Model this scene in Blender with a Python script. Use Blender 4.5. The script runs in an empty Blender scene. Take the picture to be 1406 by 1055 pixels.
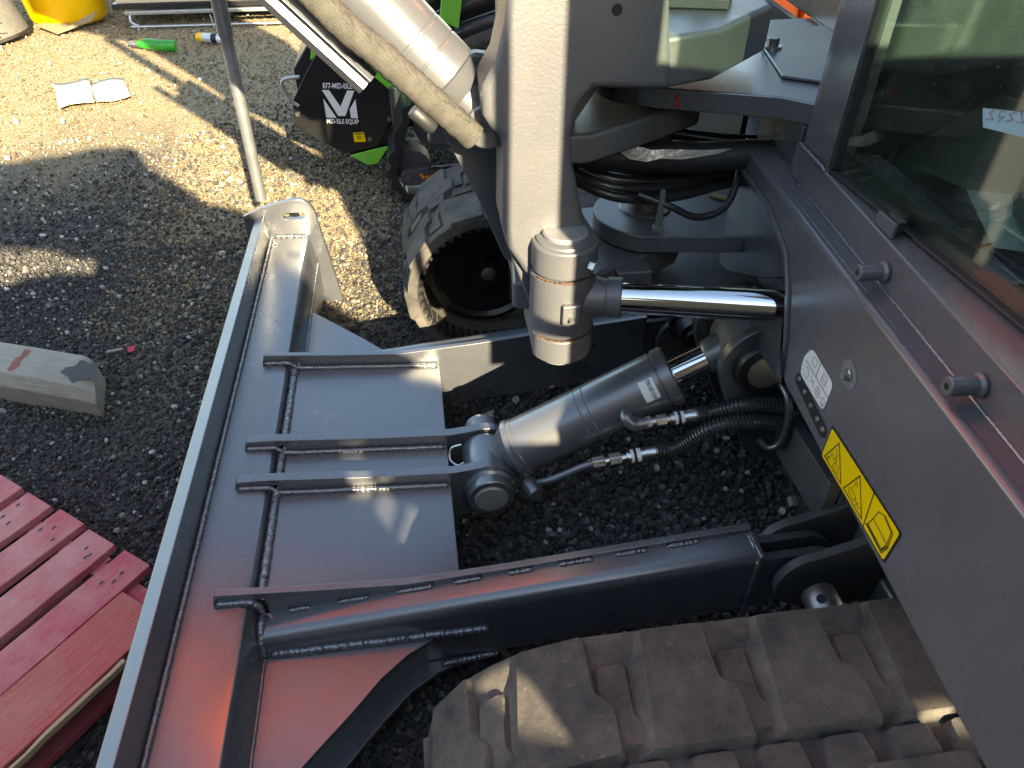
import bpy, bmesh, math, random
import numpy as np
from mathutils import Vector, Matrix
random.seed(7); rng = np.random.default_rng(7)
R = math.radians
sc = bpy.context.scene
col = sc.collection

# ------------------------------------------------------------------ camera, sky, sun, exposure
cam_d = bpy.data.cameras.new('camera'); cam = bpy.data.objects.new('camera', cam_d); col.objects.link(cam)
cam.location = (0, 0, 1.65); cam.rotation_euler = (R(90 - 39.6), 0, R(-7.8))
cam_d.sensor_width = 36; cam_d.lens = 25.605; cam_d.clip_start = 0.02; cam_d.clip_end = 500
sc.camera = cam
SUN_EL, SUN_X, SUN_Y = 25.0, 0.243, -0.970
world = bpy.data.worlds.new('World'); sc.world = world; world.use_nodes = True
wn = world.node_tree.nodes; wl = world.node_tree.links; wn.clear()
sky_t = wn.new('ShaderNodeTexSky'); sky_t.sky_type = 'NISHITA'; sky_t.sun_disc = False
sky_t.sun_elevation = R(SUN_EL); sky_t.air_density = 1.0; sky_t.dust_density = 0.8; sky_t.ozone_density = 1.2; sky_t.sun_rotation = math.atan2(SUN_X, SUN_Y)
bgn = wn.new('ShaderNodeBackground'); bgn.inputs['Strength'].default_value = 0.115
won = wn.new('ShaderNodeOutputWorld'); wl.new(sky_t.outputs[0], bgn.inputs[0]); wl.new(bgn.outputs[0], won.inputs[0])
sd = bpy.data.lights.new('sun', 'SUN'); sd.energy = 5.0; sd.angle = R(0.55); sd.color = (1.0, 0.88, 0.68)
sun = bpy.data.objects.new('sun', sd); col.objects.link(sun)
_d = Vector((SUN_X * math.cos(R(SUN_EL)), SUN_Y * math.cos(R(SUN_EL)), math.sin(R(SUN_EL))))
sun.rotation_euler = _d.to_track_quat('Z', 'Y').to_euler(); sun.location = _d * 20
sc.view_settings.view_transform = 'Standard'; sc.view_settings.look = 'None'
sc.view_settings.exposure = 2.38; sc.view_settings.use_white_balance = True; sc.view_settings.white_balance_temperature = 7600; sc.view_settings.white_balance_tint = 6; sc.view_settings.gamma = 1.0; sc.view_settings.use_curve_mapping = False
sc.cycles.max_bounces = 5; sc.cycles.diffuse_bounces = 3; sc.cycles.glossy_bounces = 3; sc.cycles.caustics_reflective = False; sc.cycles.caustics_refractive = False; sc.cycles.transparent_max_bounces = 12
sc.cycles.use_denoising = True

# ------------------------------------------------------------------ materials
def nmat(name):
    m = bpy.data.materials.new(name); m.use_nodes = True
    nt = m.node_tree; b = nt.nodes['Principled BSDF']
    return m, nt, b
def noise(nt, scale, detail=4, rough=0.6, vec=None, dist=0):
    n = nt.nodes.new('ShaderNodeTexNoise'); n.inputs['Scale'].default_value = scale
    n.inputs['Detail'].default_value = detail; n.inputs['Roughness'].default_value = rough; n.inputs['Distortion'].default_value = dist
    if vec is not None: nt.links.new(vec, n.inputs['Vector'])
    return n
def coords(nt, scale=None, obj=True):
    t = nt.nodes.new('ShaderNodeTexCoord'); o = t.outputs['Object' if obj else 'Generated']
    if scale:
        mp = nt.nodes.new('ShaderNodeMapping'); mp.inputs['Scale'].default_value = scale
        nt.links.new(o, mp.inputs['Vector']); o = mp.outputs[0]
    return o
def wpos(nt, scale=None):
    g = nt.nodes.new('ShaderNodeNewGeometry'); o = g.outputs['Position']
    if scale:
        mp = nt.nodes.new('ShaderNodeMapping'); mp.inputs['Scale'].default_value = scale
        nt.links.new(o, mp.inputs['Vector']); o = mp.outputs[0]
    return o
def ramp(nt, src, stops):
    r = nt.nodes.new('ShaderNodeValToRGB'); e = r.color_ramp.elements
    while len(e) < len(stops): e.new(0.5)
    for el, (p, c) in zip(e, stops):
        el.position = p; el.color = (c, c, c, 1) if isinstance(c, (int, float)) else (*c, 1)
    nt.links.new(src, r.inputs[0]); return r.outputs[0]
def mix(nt, f, a, b):
    m = nt.nodes.new('ShaderNodeMix'); m.data_type = 'RGBA'
    for i, v in ((0, f), (6, a), (7, b)):
        if hasattr(v, 'is_output'): nt.links.new(v, m.inputs[i])
        else: m.inputs[i].default_value = v if i == 0 else (*v, 1)
    return m.outputs[2]
def bump(nt, b, src, strength, dist=0.002, prev=None):
    n = nt.nodes.new('ShaderNodeBump'); n.inputs['Strength'].default_value = strength; n.inputs['Distance'].default_value = dist
    nt.links.new(src, n.inputs['Height'])
    if prev is not None: nt.links.new(prev, n.inputs['Normal'])
    nt.links.new(n.outputs[0], b.inputs['Normal']); return n.outputs[0]
def S(b, **k):
    names = dict(c='Base Color', r='Roughness', m='Metallic', s='Specular IOR Level', coat='Coat Weight', cr='Coat Roughness')
    for kk, v in k.items():
        b.inputs[names[kk]].default_value = (*v, 1) if isinstance(v, tuple) else v

def paint(name, base, rough=0.34, dust=(0.20, 0.19, 0.18), dusty=0.25, coat=0.25, bumpy=0.05, grain=0.0, ior=1.5, scuff=False):
    m, nt, b = nmat(name); p = wpos(nt)
    n1 = noise(nt, 5, 4, 0.65, p); n2 = noise(nt, 38, 3, 0.65, p)
    f1 = ramp(nt, n1.outputs[0], [(0.42, 0.0), (0.72, dusty)])
    sp = ramp(nt, n2.outputs[0], [(0.66, 0.0), (0.80, dusty * 1.6)])
    c = mix(nt, f1, base, dust); c = mix(nt, sp, c, tuple(min(1, x * 1.3) for x in dust))
    if scuff:
        n4 = noise(nt, 300, 2, 0.6, p); n5 = noise(nt, 11, 2, 0.5, p, 0.4)
        ml = nt.nodes.new('ShaderNodeMath'); ml.operation = 'MULTIPLY'
        nt.links.new(ramp(nt, n4.outputs[0], [(0.60, 0.0), (0.66, 0.9)]), ml.inputs[0]); nt.links.new(ramp(nt, n5.outputs[0], [(0.64, 0.0), (0.70, 1.0)]), ml.inputs[1])
        c = mix(nt, ml.outputs[0], c, (0.30, 0.30, 0.31))
        n6 = noise(nt, 5, 3, 0.6, wpos(nt, (6, 60, 20)), 0.3)
        c = mix(nt, ramp(nt, n6.outputs[0], [(0.70, 0.0), (0.76, 0.35)]), c, (0.20, 0.195, 0.19))
    nt.links.new(c, b.inputs['Base Color'])
    rr = ramp(nt, n1.outputs[0], [(0.3, rough - 0.03), (0.75, rough + 0.08)]); nt.links.new(rr, b.inputs['Roughness'])
    S(b, coat=coat, cr=0.16); b.inputs['IOR'].default_value = ior
    if grain: bump(nt, b, noise(nt, 150, 2, 0.6, p).outputs[0], grain, 0.002)
    return m
PAINT = paint('dark_grey_paint', (0.058, 0.062, 0.072), 0.27, dust=(0.14, 0.135, 0.13), dusty=0.14, coat=0.0, ior=2.3, scuff=True)
PAINT_CAB = paint('grey_cab_paint', (0.112, 0.106, 0.115), 0.25, dust=(0.18, 0.165, 0.17), dusty=0.14, coat=0.0, ior=1.7, scuff=True)
CAST = paint('painted_casting', (0.086, 0.088, 0.096), 0.42, dust=(0.15, 0.145, 0.14), dusty=0.25, coat=0.0, grain=0.35, ior=1.7)
CYLP = paint('cylinder_grey_paint', (0.080, 0.083, 0.092), 0.28, dust=(0.15, 0.145, 0.14), dusty=0.08, coat=0.0, ior=2.2)
DUSTYP = paint('dusty_grey_paint', (0.055, 0.055, 0.06), 0.5, dust=(0.12, 0.11, 0.095), dusty=0.5, coat=0.0)
ORANGE = paint('orange_paint', (0.75, 0.11, 0.012), 0.35, dust=(0.5, 0.2, 0.08), dusty=0.15, coat=0.4)
GREENP = paint('lime_green_paint', (0.14, 0.52, 0.035), 0.4, dust=(0.3, 0.45, 0.15), dusty=0.3)
WELD = paint('painted_weld', (0.075, 0.077, 0.09), 0.26, dusty=0.1, coat=0.0, grain=0.5, ior=2.3)
def simple(name, c, r=0.5, m=0.0, s=0.5, nb=None, var=0.0, coat=0.0, dist=0.002):
    mt, nt, b = nmat(name); S(b, c=c, r=r, m=m, s=s, coat=coat)
    p = wpos(nt)
    if var:
        n = noise(nt, 25, 5, 0.65, p)
        nt.links.new(mix(nt, ramp(nt, n.outputs[0], [(0.3, 0), (0.75, 1)]), c, tuple(x * (1 - var) for x in c)), b.inputs['Base Color'])
    if nb: bump(nt, b, noise(nt, nb[0], 4, 0.6, p).outputs[0], nb[1], dist)
    return mt
PINST = simple('worn_pin_face', (0.30, 0.30, 0.30), 0.45, 0.35, nb=(120, 0.3), var=0.35)
CHROME = simple('chrome_rod', (0.72, 0.73, 0.75), 0.07, 1.0)
STEEL = simple('bare_steel', (0.34, 0.33, 0.32), 0.42, 0.85, nb=(140, 0.25), var=0.4)
ZINC = simple('zinc_plate', (0.62, 0.63, 0.62), 0.3, 1.0, nb=(300, 0.1), var=0.25)
GALV = simple('galvanised_tube', (0.50, 0.51, 0.52), 0.38, 0.8, nb=(60, 0.1), var=0.3)
BLACK = simple('black_rubber_hose', (0.028, 0.028, 0.029), 0.25, nb=(200, 0.15))
BLKPL = simple('black_plastic', (0.02, 0.02, 0.022), 0.5, nb=(260, 0.2))
BLKPAINT = simple('black_gloss_paint', (0.012, 0.012, 0.013), 0.32, nb=(30, 0.03), var=0.3)
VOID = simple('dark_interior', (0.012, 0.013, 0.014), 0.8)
GREYPAN = simple('grey_floor_mat', (0.022, 0.026, 0.026), 0.7, nb=(150, 0.3))
RUST = simple('rust', (0.13, 0.06, 0.025), 0.8, nb=(200, 0.4), var=0.5)
REDCAP = simple('red_seal', (0.28, 0.02, 0.02), 0.5, var=0.3)
WHITE = simple('white_vinyl', (0.78, 0.78, 0.77), 0.4)
INK = simple('black_ink', (0.012, 0.012, 0.012), 0.5)
GREYINK = simple('grey_ink', (0.22, 0.22, 0.24), 0.5)
YELLOW = simple('yellow_vinyl', (0.88, 0.60, 0.005), 0.35, var=0.06)
YELPL = simple('yellow_plastic', (0.85, 0.50, 0.01), 0.35, nb=(15, 0.05), var=0.08)
REDV = simple('red_flag_ink', (0.6, 0.05, 0.05), 0.5)
BEIGE = simple('beige_board', (0.55, 0.46, 0.33), 0.7, var=0.2)
PAPER = simple('paper', (0.56, 0.50, 0.36), 0.85, nb=(60, 0.3), var=0.08)
CARD = simple('cardboard', (0.30, 0.22, 0.12), 0.9, nb=(60, 0.4), var=0.4)
TYRE = simple('dusty_tyre_rubber', (0.14, 0.13, 0.11), 0.85, nb=(50, 0.5), var=0.35)
GREENPL = simple('green_plastic', (0.02, 0.30, 0.03), 0.3, var=0.3)
CANW = simple('spray_can_paint', (0.62, 0.64, 0.70), 0.35, 0.3, var=0.15)
FOIL = simple('silver_tape', (0.55, 0.54, 0.52), 0.35, 0.6, nb=(40, 0.8), var=0.3, dist=0.006)
TAPE = simple('pale_blue_tape', (0.26, 0.44, 0.50), 0.6, var=0.1)
BLOCKER_BLUE = simple('blocker_paint', (0.10, 0.14, 0.17), 0.6, var=0.2)
TIE = simple('cable_tie', (0.12, 0.13, 0.12), 0.45)
OLIVE = simple('brass_yellow_strip', (0.30, 0.25, 0.09), 0.6, var=0.4)
GRAPHITE = simple('cylinder_eye_paint', (0.20, 0.19, 0.17), 0.45, nb=(120, 0.3), var=0.3)

def rubber_mat():
    m, nt, b = nmat('dusty_track_rubber'); p = wpos(nt)
    n1 = noise(nt, 9, 7, 0.7, p); n2 = noise(nt, 70, 5, 0.7, p); n3 = noise(nt, 260, 3, 0.6, p)
    c = mix(nt, ramp(nt, n1.outputs[0], [(0.33, 0), (0.68, 1)]), (0.042, 0.041, 0.039), (0.128, 0.115, 0.098))
    c = mix(nt, ramp(nt, n2.outputs[0], [(0.60, 0), (0.80, 0.75)]), c, (0.20, 0.183, 0.160))
    c = mix(nt, ramp(nt, n3.outputs[0], [(0.25, 0.5), (0.42, 0)]), c, (0.028, 0.024, 0.024))
    nt.links.new(c, b.inputs['Base Color']); S(b, r=0.85, s=0.2)
    k = bump(nt, b, n2.outputs[0], 0.35, 0.003); bump(nt, b, n3.outputs[0], 0.3, 0.001, k)
    return m
RUBBER = rubber_mat()

def sleeve_mat():
    m, nt, b = nmat('woven_hose_sleeve'); p = wpos(nt)
    w = nt.nodes.new('ShaderNodeTexChecker'); w.inputs['Scale'].default_value = 420; nt.links.new(p, w.inputs['Vector'])
    n = noise(nt, 40, 4, 0.6, p)
    c = mix(nt, w.outputs[1], (0.035, 0.033, 0.029), (0.085, 0.08, 0.07)); c = mix(nt, ramp(nt, n.outputs[0], [(0.4, 0), (0.7, 0.5)]), c, (0.11, 0.102, 0.088))
    nt.links.new(c, b.inputs['Base Color']); S(b, r=0.9, s=0.2); bump(nt, b, w.outputs[1], 0.4, 0.001); return m
SLEEVE = sleeve_mat()

def wood_mat(name, a, bb, along, worn, wornf):
    m, nt, b = nmat(name); p = coords(nt, along)
    n1 = noise(nt, 14, 6, 0.7, p, 0.6); n2 = noise(nt, 3.0, 6, 0.65, coords(nt)); n3 = noise(nt, 45, 4, 0.7, p)
    c = mix(nt, ramp(nt, n1.outputs[0], [(0.32, 0), (0.7, 1)]), a, bb)
    c = mix(nt, ramp(nt, n2.outputs[0], [(0.45, 0), (0.72, wornf)]), c, worn)
    c = mix(nt, ramp(nt, n3.outputs[0], [(0.60, 0), (0.72, 0.6)]), c, tuple(min(1, x * 1.35) for x in worn))
    nt.links.new(c, b.inputs['Base Color']); S(b, r=0.68, s=0.3)
    bump(nt, b, n1.outputs[0], 0.8, 0.004); return m
REDWOOD = wood_mat('red_stained_wood', (0.46, 0.045, 0.085), (0.56, 0.14, 0.14), (1, 14, 14), (0.58, 0.33, 0.28), 0.9)
REDWOOD2 = wood_mat('worn_red_wood', (0.44, 0.06, 0.06), (0.52, 0.16, 0.12), (1, 14, 14), (0.52, 0.25, 0.18), 0.8)
GREYWOOD = wood_mat('weathered_timber_wood', (0.23, 0.20, 0.155), (0.36, 0.315, 0.245), (1, 10, 10), (0.44, 0.40, 0.33), 0.6)
DARKWOOD = simple('wet_dark_wood', (0.05, 0.043, 0.035), 0.6, nb=(60, 0.5), var=0.4)
RAWWOOD = wood_mat('split_raw_wood', (0.55, 0.40, 0.22), (0.66, 0.50, 0.29), (1, 14, 14), (0.6, 0.42, 0.25), 0.4)

def glass_mat():
    m, nt, b = nmat('green_tinted_glass'); nt.nodes.remove(b); out = nt.nodes['Material Output']
    t = nt.nodes.new('ShaderNodeBsdfTransparent'); t.inputs[0].default_value = (0.85, 0.96, 0.90, 1)
    g = nt.nodes.new('ShaderNodeBsdfGlossy'); g.inputs['Roughness'].default_value = 0.015; g.inputs['Color'].default_value = (1, 1, 1, 1)
    ge = nt.nodes.new('ShaderNodeNewGeometry'); dp = nt.nodes.new('ShaderNodeVectorMath'); dp.operation = 'DOT_PRODUCT'
    nt.links.new(ge.outputs['Normal'], dp.inputs[0]); nt.links.new(ge.outputs['Incoming'], dp.inputs[1])
    def mth(op, a, b_):
        n_ = nt.nodes.new('ShaderNodeMath'); n_.operation = op
        for i, v in ((0, a), (1, b_)):
            if v is None: continue
            if hasattr(v, 'is_output'): nt.links.new(v, n_.inputs[i])
            else: n_.inputs[i].default_value = v
        return n_.outputs[0]
    ab = mth('ABSOLUTE', dp.outputs['Value'], None); fz = mth('POWER', mth('SUBTRACT', 1.0, ab), 4.0)
    fres = mth('ADD', mth('MULTIPLY', fz, 0.90), 0.10)           # Schlick reflectance, the same from both sides of the thin pane
    p = wpos(nt); n = noise(nt, 240, 3, 0.6, p); dif = nt.nodes.new('ShaderNodeBsdfDiffuse'); dif.inputs[0].default_value = (0.5, 0.5, 0.48, 1)
    mx = nt.nodes.new('ShaderNodeMixShader'); nt.links.new(fres, mx.inputs[0]); nt.links.new(t.outputs[0], mx.inputs[1]); nt.links.new(g.outputs[0], mx.inputs[2])
    mx2 = nt.nodes.new('ShaderNodeMixShader'); nt.links.new(ramp(nt, n.outputs[0], [(0.66, 0.006), (0.78, 0.45)]), mx2.inputs[0])
    nt.links.new(mx.outputs[0], mx2.inputs[1]); nt.links.new(dif.outputs[0], mx2.inputs[2]); nt.links.new(mx2.outputs[0], out.inputs[0]); return m
GLASS = glass_mat()

def ground_mat():
    m, nt, b = nmat('gravel_ground'); p = wpos(nt)
    sx = nt.nodes.new('ShaderNodeSeparateXYZ'); nt.links.new(p, sx.inputs[0])
    v1 = nt.nodes.new('ShaderNodeTexVoronoi'); v1.inputs['Scale'].default_value = 75; nt.links.new(p, v1.inputs['Vector'])
    v2 = nt.nodes.new('ShaderNodeTexVoronoi'); v2.inputs['Scale'].default_value = 190; nt.links.new(p, v2.inputs['Vector'])
    n1 = noise(nt, 1.1, 5, 0.6, p); n2 = noise(nt, 120, 4, 0.7, p)
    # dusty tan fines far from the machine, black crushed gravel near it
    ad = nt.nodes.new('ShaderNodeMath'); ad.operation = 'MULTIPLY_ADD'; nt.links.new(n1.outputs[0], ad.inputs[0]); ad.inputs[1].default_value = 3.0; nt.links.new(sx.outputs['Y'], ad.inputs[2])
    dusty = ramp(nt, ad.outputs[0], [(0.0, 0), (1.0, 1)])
    bon = nt.nodes.new('ShaderNodeMapRange'); bon.inputs['From Min'].default_value = -1.45; bon.inputs['From Max'].default_value = -1.05; bon.inputs['To Max'].default_value = 1.7; nt.links.new(sx.outputs['X'], bon.inputs[0])  # sunlit strip behind the blade painted tan: sunlight put into the colour
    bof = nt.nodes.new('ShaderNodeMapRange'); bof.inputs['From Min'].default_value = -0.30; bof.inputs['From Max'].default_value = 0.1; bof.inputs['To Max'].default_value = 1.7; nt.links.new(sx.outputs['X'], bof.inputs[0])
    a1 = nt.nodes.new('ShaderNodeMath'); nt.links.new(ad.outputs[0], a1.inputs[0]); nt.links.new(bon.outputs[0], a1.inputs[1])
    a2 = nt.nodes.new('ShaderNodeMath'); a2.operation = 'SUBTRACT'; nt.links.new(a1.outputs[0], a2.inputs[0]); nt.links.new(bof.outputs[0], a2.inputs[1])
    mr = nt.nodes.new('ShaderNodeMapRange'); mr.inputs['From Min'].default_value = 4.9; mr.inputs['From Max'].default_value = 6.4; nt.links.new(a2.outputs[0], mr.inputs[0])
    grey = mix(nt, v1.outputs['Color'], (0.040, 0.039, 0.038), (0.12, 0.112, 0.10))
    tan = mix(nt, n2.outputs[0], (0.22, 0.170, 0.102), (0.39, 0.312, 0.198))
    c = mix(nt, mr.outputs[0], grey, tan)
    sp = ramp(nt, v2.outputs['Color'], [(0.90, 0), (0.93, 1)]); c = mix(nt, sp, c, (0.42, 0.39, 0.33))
    nt.links.new(c, b.inputs['Base Color']); S(b, r=0.95, s=0.15)
    k = bump(nt, b, v1.outputs['Distance'], 0.9, 0.012); bump(nt, b, n2.outputs[0], 0.6, 0.006, k); return m
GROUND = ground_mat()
def stone_mat(name, stops, s=0.2):
    m, nt, b = nmat(name); oi = nt.nodes.new('ShaderNodeObjectInfo')
    c = ramp(nt, oi.outputs['Random'], stops); n = noise(nt, 260, 4, 0.65, wpos(nt))
    c = mix(nt, ramp(nt, n.outputs[0], [(0.35, 0.45), (0.65, 0)]), c, (0.02, 0.02, 0.021))
    nt.links.new(c, b.inputs['Base Color']); S(b, r=0.85, s=s); bump(nt, b, n.outputs[0], 0.6, 0.003); return m
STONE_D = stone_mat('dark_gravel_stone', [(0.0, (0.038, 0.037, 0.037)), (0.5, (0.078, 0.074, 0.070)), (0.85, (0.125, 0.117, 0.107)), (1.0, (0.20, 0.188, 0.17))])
STONE_T = stone_mat('dusty_sunlit_stone', [(0.0, (0.11, 0.087, 0.055)), (0.4, (0.22, 0.172, 0.10)), (0.8, (0.33, 0.265, 0.165)), (1.0, (0.46, 0.40, 0.29))])
STONE_W = stone_mat('pale_stone', [(0.0, (0.30, 0.29, 0.27)), (0.6, (0.46, 0.45, 0.42)), (1.0, (0.62, 0.61, 0.58))])

# ------------------------------------------------------------------ mesh helpers
def link(name, me, mat, parent=None, bevel=0, smooth=None, seg=2):
    o = bpy.data.objects.new(name, me); col.objects.link(o)
    if mat and not me.materials: me.materials.append(mat)
    if parent: o.parent = parent
    if smooth is not None:
        me.polygons.foreach_set('use_smooth', [True] * len(me.polygons)); me.set_sharp_from_angle(angle=R(smooth))
    if bevel:
        b = o.modifiers.new('bevel', 'BEVEL'); b.width = bevel; b.segments = seg; b.limit_method = 'ANGLE'; b.angle_limit = R(35)
        if smooth is None:
            me.polygons.foreach_set('use_smooth', [True] * len(me.polygons)); b.harden_normals = True
    return o
def mesh(vs, fs):
    me = bpy.data.meshes.new('m'); me.from_pydata([tuple(v) for v in vs], [], fs)
    bm = bmesh.new(); bm.from_mesh(me); bmesh.ops.recalc_face_normals(bm, faces=bm.faces); bm.to_mesh(me); bm.free(); return me
ID = lambda p: p
def prism(poly, lo, hi, plane='xz', T=None):
    """poly: outline of (p,q) pairs; extruded from lo to hi along the third axis; T maps the result."""
    def mk(p, q, h):
        return {'xz': (p, h, q), 'xy': (p, q, h), 'yz': (h, p, q)}[plane]
    n = len(poly); vs = [mk(p, q, lo) for p, q in poly] + [mk(p, q, hi) for p, q in poly]
    if T: vs = [T(v) for v in vs]
    fs = [list(range(n))[::-1], list(range(n, 2 * n))] + [[i, (i + 1) % n, n + (i + 1) % n, n + i] for i in range(n)]
    return mesh(vs, fs)
def box(x0, x1, y0, y1, z0, z1, T=None): return prism([(x0, y0), (x1, y0), (x1, y1), (x0, y1)], z0, z1, 'xy', T)
def frame_of(d):
    d = d.normalized(); a = Vector((0, 0, 1)) if abs(d.z) < 0.9 else Vector((1, 0, 0))
    u = d.cross(a).normalized(); return u, d.cross(u).normalized()
def tube(path, rad, seg=14, caps=True, wob=0.0):
    path = [Vector(p) for p in path]; n = len(path); vs = []; fs = []
    rads = rad if isinstance(rad, (list, tuple)) else [rad] * n; pu = None
    for i, p in enumerate(path):
        d = (path[min(i + 1, n - 1)] - path[max(i - 1, 0)])
        if d.length < 1e-9: d = path[min(i + 1, n - 1)] - path[max(i - 2, 0)]
        if pu is None: u, v = frame_of(d)
        else:
            dn = d.normalized(); u = (pu - dn * pu.dot(dn)).normalized(); v = dn.cross(u)
        pu = u
        for k in range(seg):
            a = 2 * math.pi * k / seg; r = rads[i] * (1 + (random.uniform(-wob, wob) if wob else 0))
            vs.append(p + u * (r * math.cos(a)) + v * (r * math.sin(a)))
    for i in range(n - 1):
        for k in range(seg):
            fs.append([i * seg + k, i * seg + (k + 1) % seg, (i + 1) * seg + (k + 1) % seg, (i + 1) * seg + k])
    if caps: fs.append(list(range(seg))[::-1]); fs.append([(n - 1) * seg + k for k in range(seg)])
    return mesh(vs, fs)
def lathe(p0, p1, prof, seg=32):
    """prof: list of (t along p0->p1 in metres, radius)."""
    p0 = Vector(p0); d = (Vector(p1) - p0).normalized()
    u, v = frame_of(d); vs = []; fs = []
    for t, r in prof:
        for k in range(seg):
            a = 2 * math.pi * k / seg; vs.append(p0 + d * t + u * (r * math.cos(a)) + v * (r * math.sin(a)))
    n = len(prof)
    for i in range(n - 1):
        for k in range(seg): fs.append([i * seg + k, i * seg + (k + 1) % seg, (i + 1) * seg + (k + 1) % seg, (i + 1) * seg + k])
    fs.append(list(range(seg))[::-1]); fs.append([(n - 1) * seg + k for k in range(seg)])
    return mesh(vs, fs)
def cyl(p0, p1, r, seg=28): return lathe(p0, p1, [(0, r), ((Vector(p1) - Vector(p0)).length, r)], seg)
def smoothpath(pts, n=8):
    pts = [Vector(p) for p in pts]; out = []
    P = [pts[0] * 2 - pts[1]] + pts + [pts[-1] * 2 - pts[-2]]
    for i in range(1, len(P) - 2):
        for k in range(n):
            t = k / n; a, b, c, d = P[i - 1], P[i], P[i + 1], P[i + 2]
            out.append(0.5 * ((2 * b) + (c - a) * t + (2 * a - 5 * b + 4 * c - d) * t * t + (3 * b - a - 3 * c + d) * t ** 3))
    out.append(pts[-1]); return out
def resample(pts, step):
    pts = [Vector(p) for p in pts]; out = [pts[0]]; acc = 0
    for a, b in zip(pts, pts[1:]):
        L = (b - a).length; t = step - acc
        while t <= L: out.append(a.lerp(b, t / L)); t += step
        acc = L - (t - step)
    out.append(pts[-1]); return out
def weld(parent, pts, r=0.006, mat=None, ripple=0.25):
    path = resample(pts, 0.0035); m = len(path); rr = []
    for i in range(m):
        e = min(1, (min(i, m - 1 - i) + 1) / 3)
        rr.append(r * e * (1 + ripple * math.sin(i * 2.1) * 0.5 + random.uniform(-ripple, ripple) * 0.5))
    path = [p + Vector((random.uniform(-1, 1), random.uniform(-1, 1), random.uniform(-1, 1))) * r * 0.10 for p in path]
    return link('weld_bead', tube(path, rr, 7), mat or WELD, parent, smooth=60)
def arc(cx, cy, r, a0, a1, n):
    return [(cx + r * math.cos(R(a0 + (a1 - a0) * i / n)), cy + r * math.sin(R(a0 + (a1 - a0) * i / n))) for i in range(n + 1)]
def roundpoly(poly, r, n=4):
    out = []; m = len(poly)
    for i in range(m):
        a, b, c = Vector(poly[i - 1]), Vector(poly[i]), Vector(poly[(i + 1) % m])
        rr = min(r, (a - b).length * 0.45, (c - b).length * 0.45); p = b + (a - b).normalized() * rr; q = b + (c - b).normalized() * rr
        for k in range(n + 1):
            t = k / n; out.append(tuple((p * (1 - t) ** 2 + b * 2 * t * (1 - t) + q * t * t)))
    return out
def hexa(p0, p1, r): return cyl(p0, p1, r, 6)
def empty(name, loc=(0, 0, 0)):
    o = bpy.data.objects.new(name, None); o.empty_display_size = 0.1; col.objects.link(o); o.location = loc; return o
def tag(o, label, cat, group=None):
    o['label'] = label; o['category'] = cat
    if group: o['group'] = group
    return o
def ribbons(lines, w, T, name, mat, parent, closed=False):
    """flat printed strokes: polylines in local 2-D, mapped by T(p,q)->xyz."""
    vs = []; fs = []
    for ln in lines:
        ln = [Vector((p[0], p[1])) for p in ln]
        for a, b in zip(ln, ln[1:]):
            d = b - a
            if d.length < 1e-6: continue
            d.normalize(); nn = Vector((-d.y, d.x)) * (w / 2); e = d * (w / 2); k = len(vs)
            for q in (a - e - nn, b + e - nn, b + e + nn, a - e + nn): vs.append(T(q.x, q.y))
            fs.append([k, k + 1, k + 2, k + 3])
    me = bpy.data.meshes.new('m'); me.from_pydata([tuple(v) for v in vs], [], fs); return link(name, me, mat, parent)
def flat(poly, T, name, mat, parent):
    me = bpy.data.meshes.new('m'); me.from_pydata([tuple(T(p, q)) for p, q in poly], [], [list(range(len(poly)))]); return link(name, me, mat, parent)
def lettering(body, size, T, name, mat, parent, squash=1.0):
    cu = bpy.data.curves.new('t', 'FONT'); cu.body = body; cu.size = size; cu.align_x = 'CENTER'; cu.align_y = 'CENTER'; cu.offset = size * 0.02
    to = bpy.data.objects.new('t', cu); col.objects.link(to); bpy.context.view_layer.update()
    me = bpy.data.meshes.new_from_object(to); bpy.data.objects.remove(to)
    for v in me.vertices: v.co = T(v.co.x * squash, v.co.y)
    me.materials.clear(); return link(name, me, mat, parent)

# upper structure frame: o = rearward offset, a = along the cab front (away from camera)
_s = R(5.3)
def W(p): 
    o, a, z = p; return (o * math.cos(_s) + a * math.sin(_s), a * math.cos(_s) - o * math.sin(_s), z)

# ------------------------------------------------------------------ ground and gravel
def hgt(x, y):
    return (0.010 * math.sin(x * 2.3 + 1.1) * math.cos(y * 1.9) + 0.006 * math.sin(x * 6.1 + y * 4.3)) * min(1, max(0, (y - 0.2)))
gv, gf = [], []; NX, NY = 90, 90
gxs = [-70] + list(np.linspace(-7, 5, NX - 2)) + [70]; gys = [-70] + list(np.linspace(-1, 10, NY - 2)) + [70]
for y in gys:
    for x in gxs: gv.append((x, y, hgt(x, y) - 0.004 if (-7 <= x <= 5 and -1 <= y <= 10) else 0))
for j in range(NY - 1):
    for i in range(NX - 1): gf.append([j * NX + i, j * NX + i + 1, (j + 1) * NX + i + 1, (j + 1) * NX + i])
ground = link('ground', mesh(gv, gf), GROUND, smooth=60); ground['kind'] = 'structure'

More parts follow.
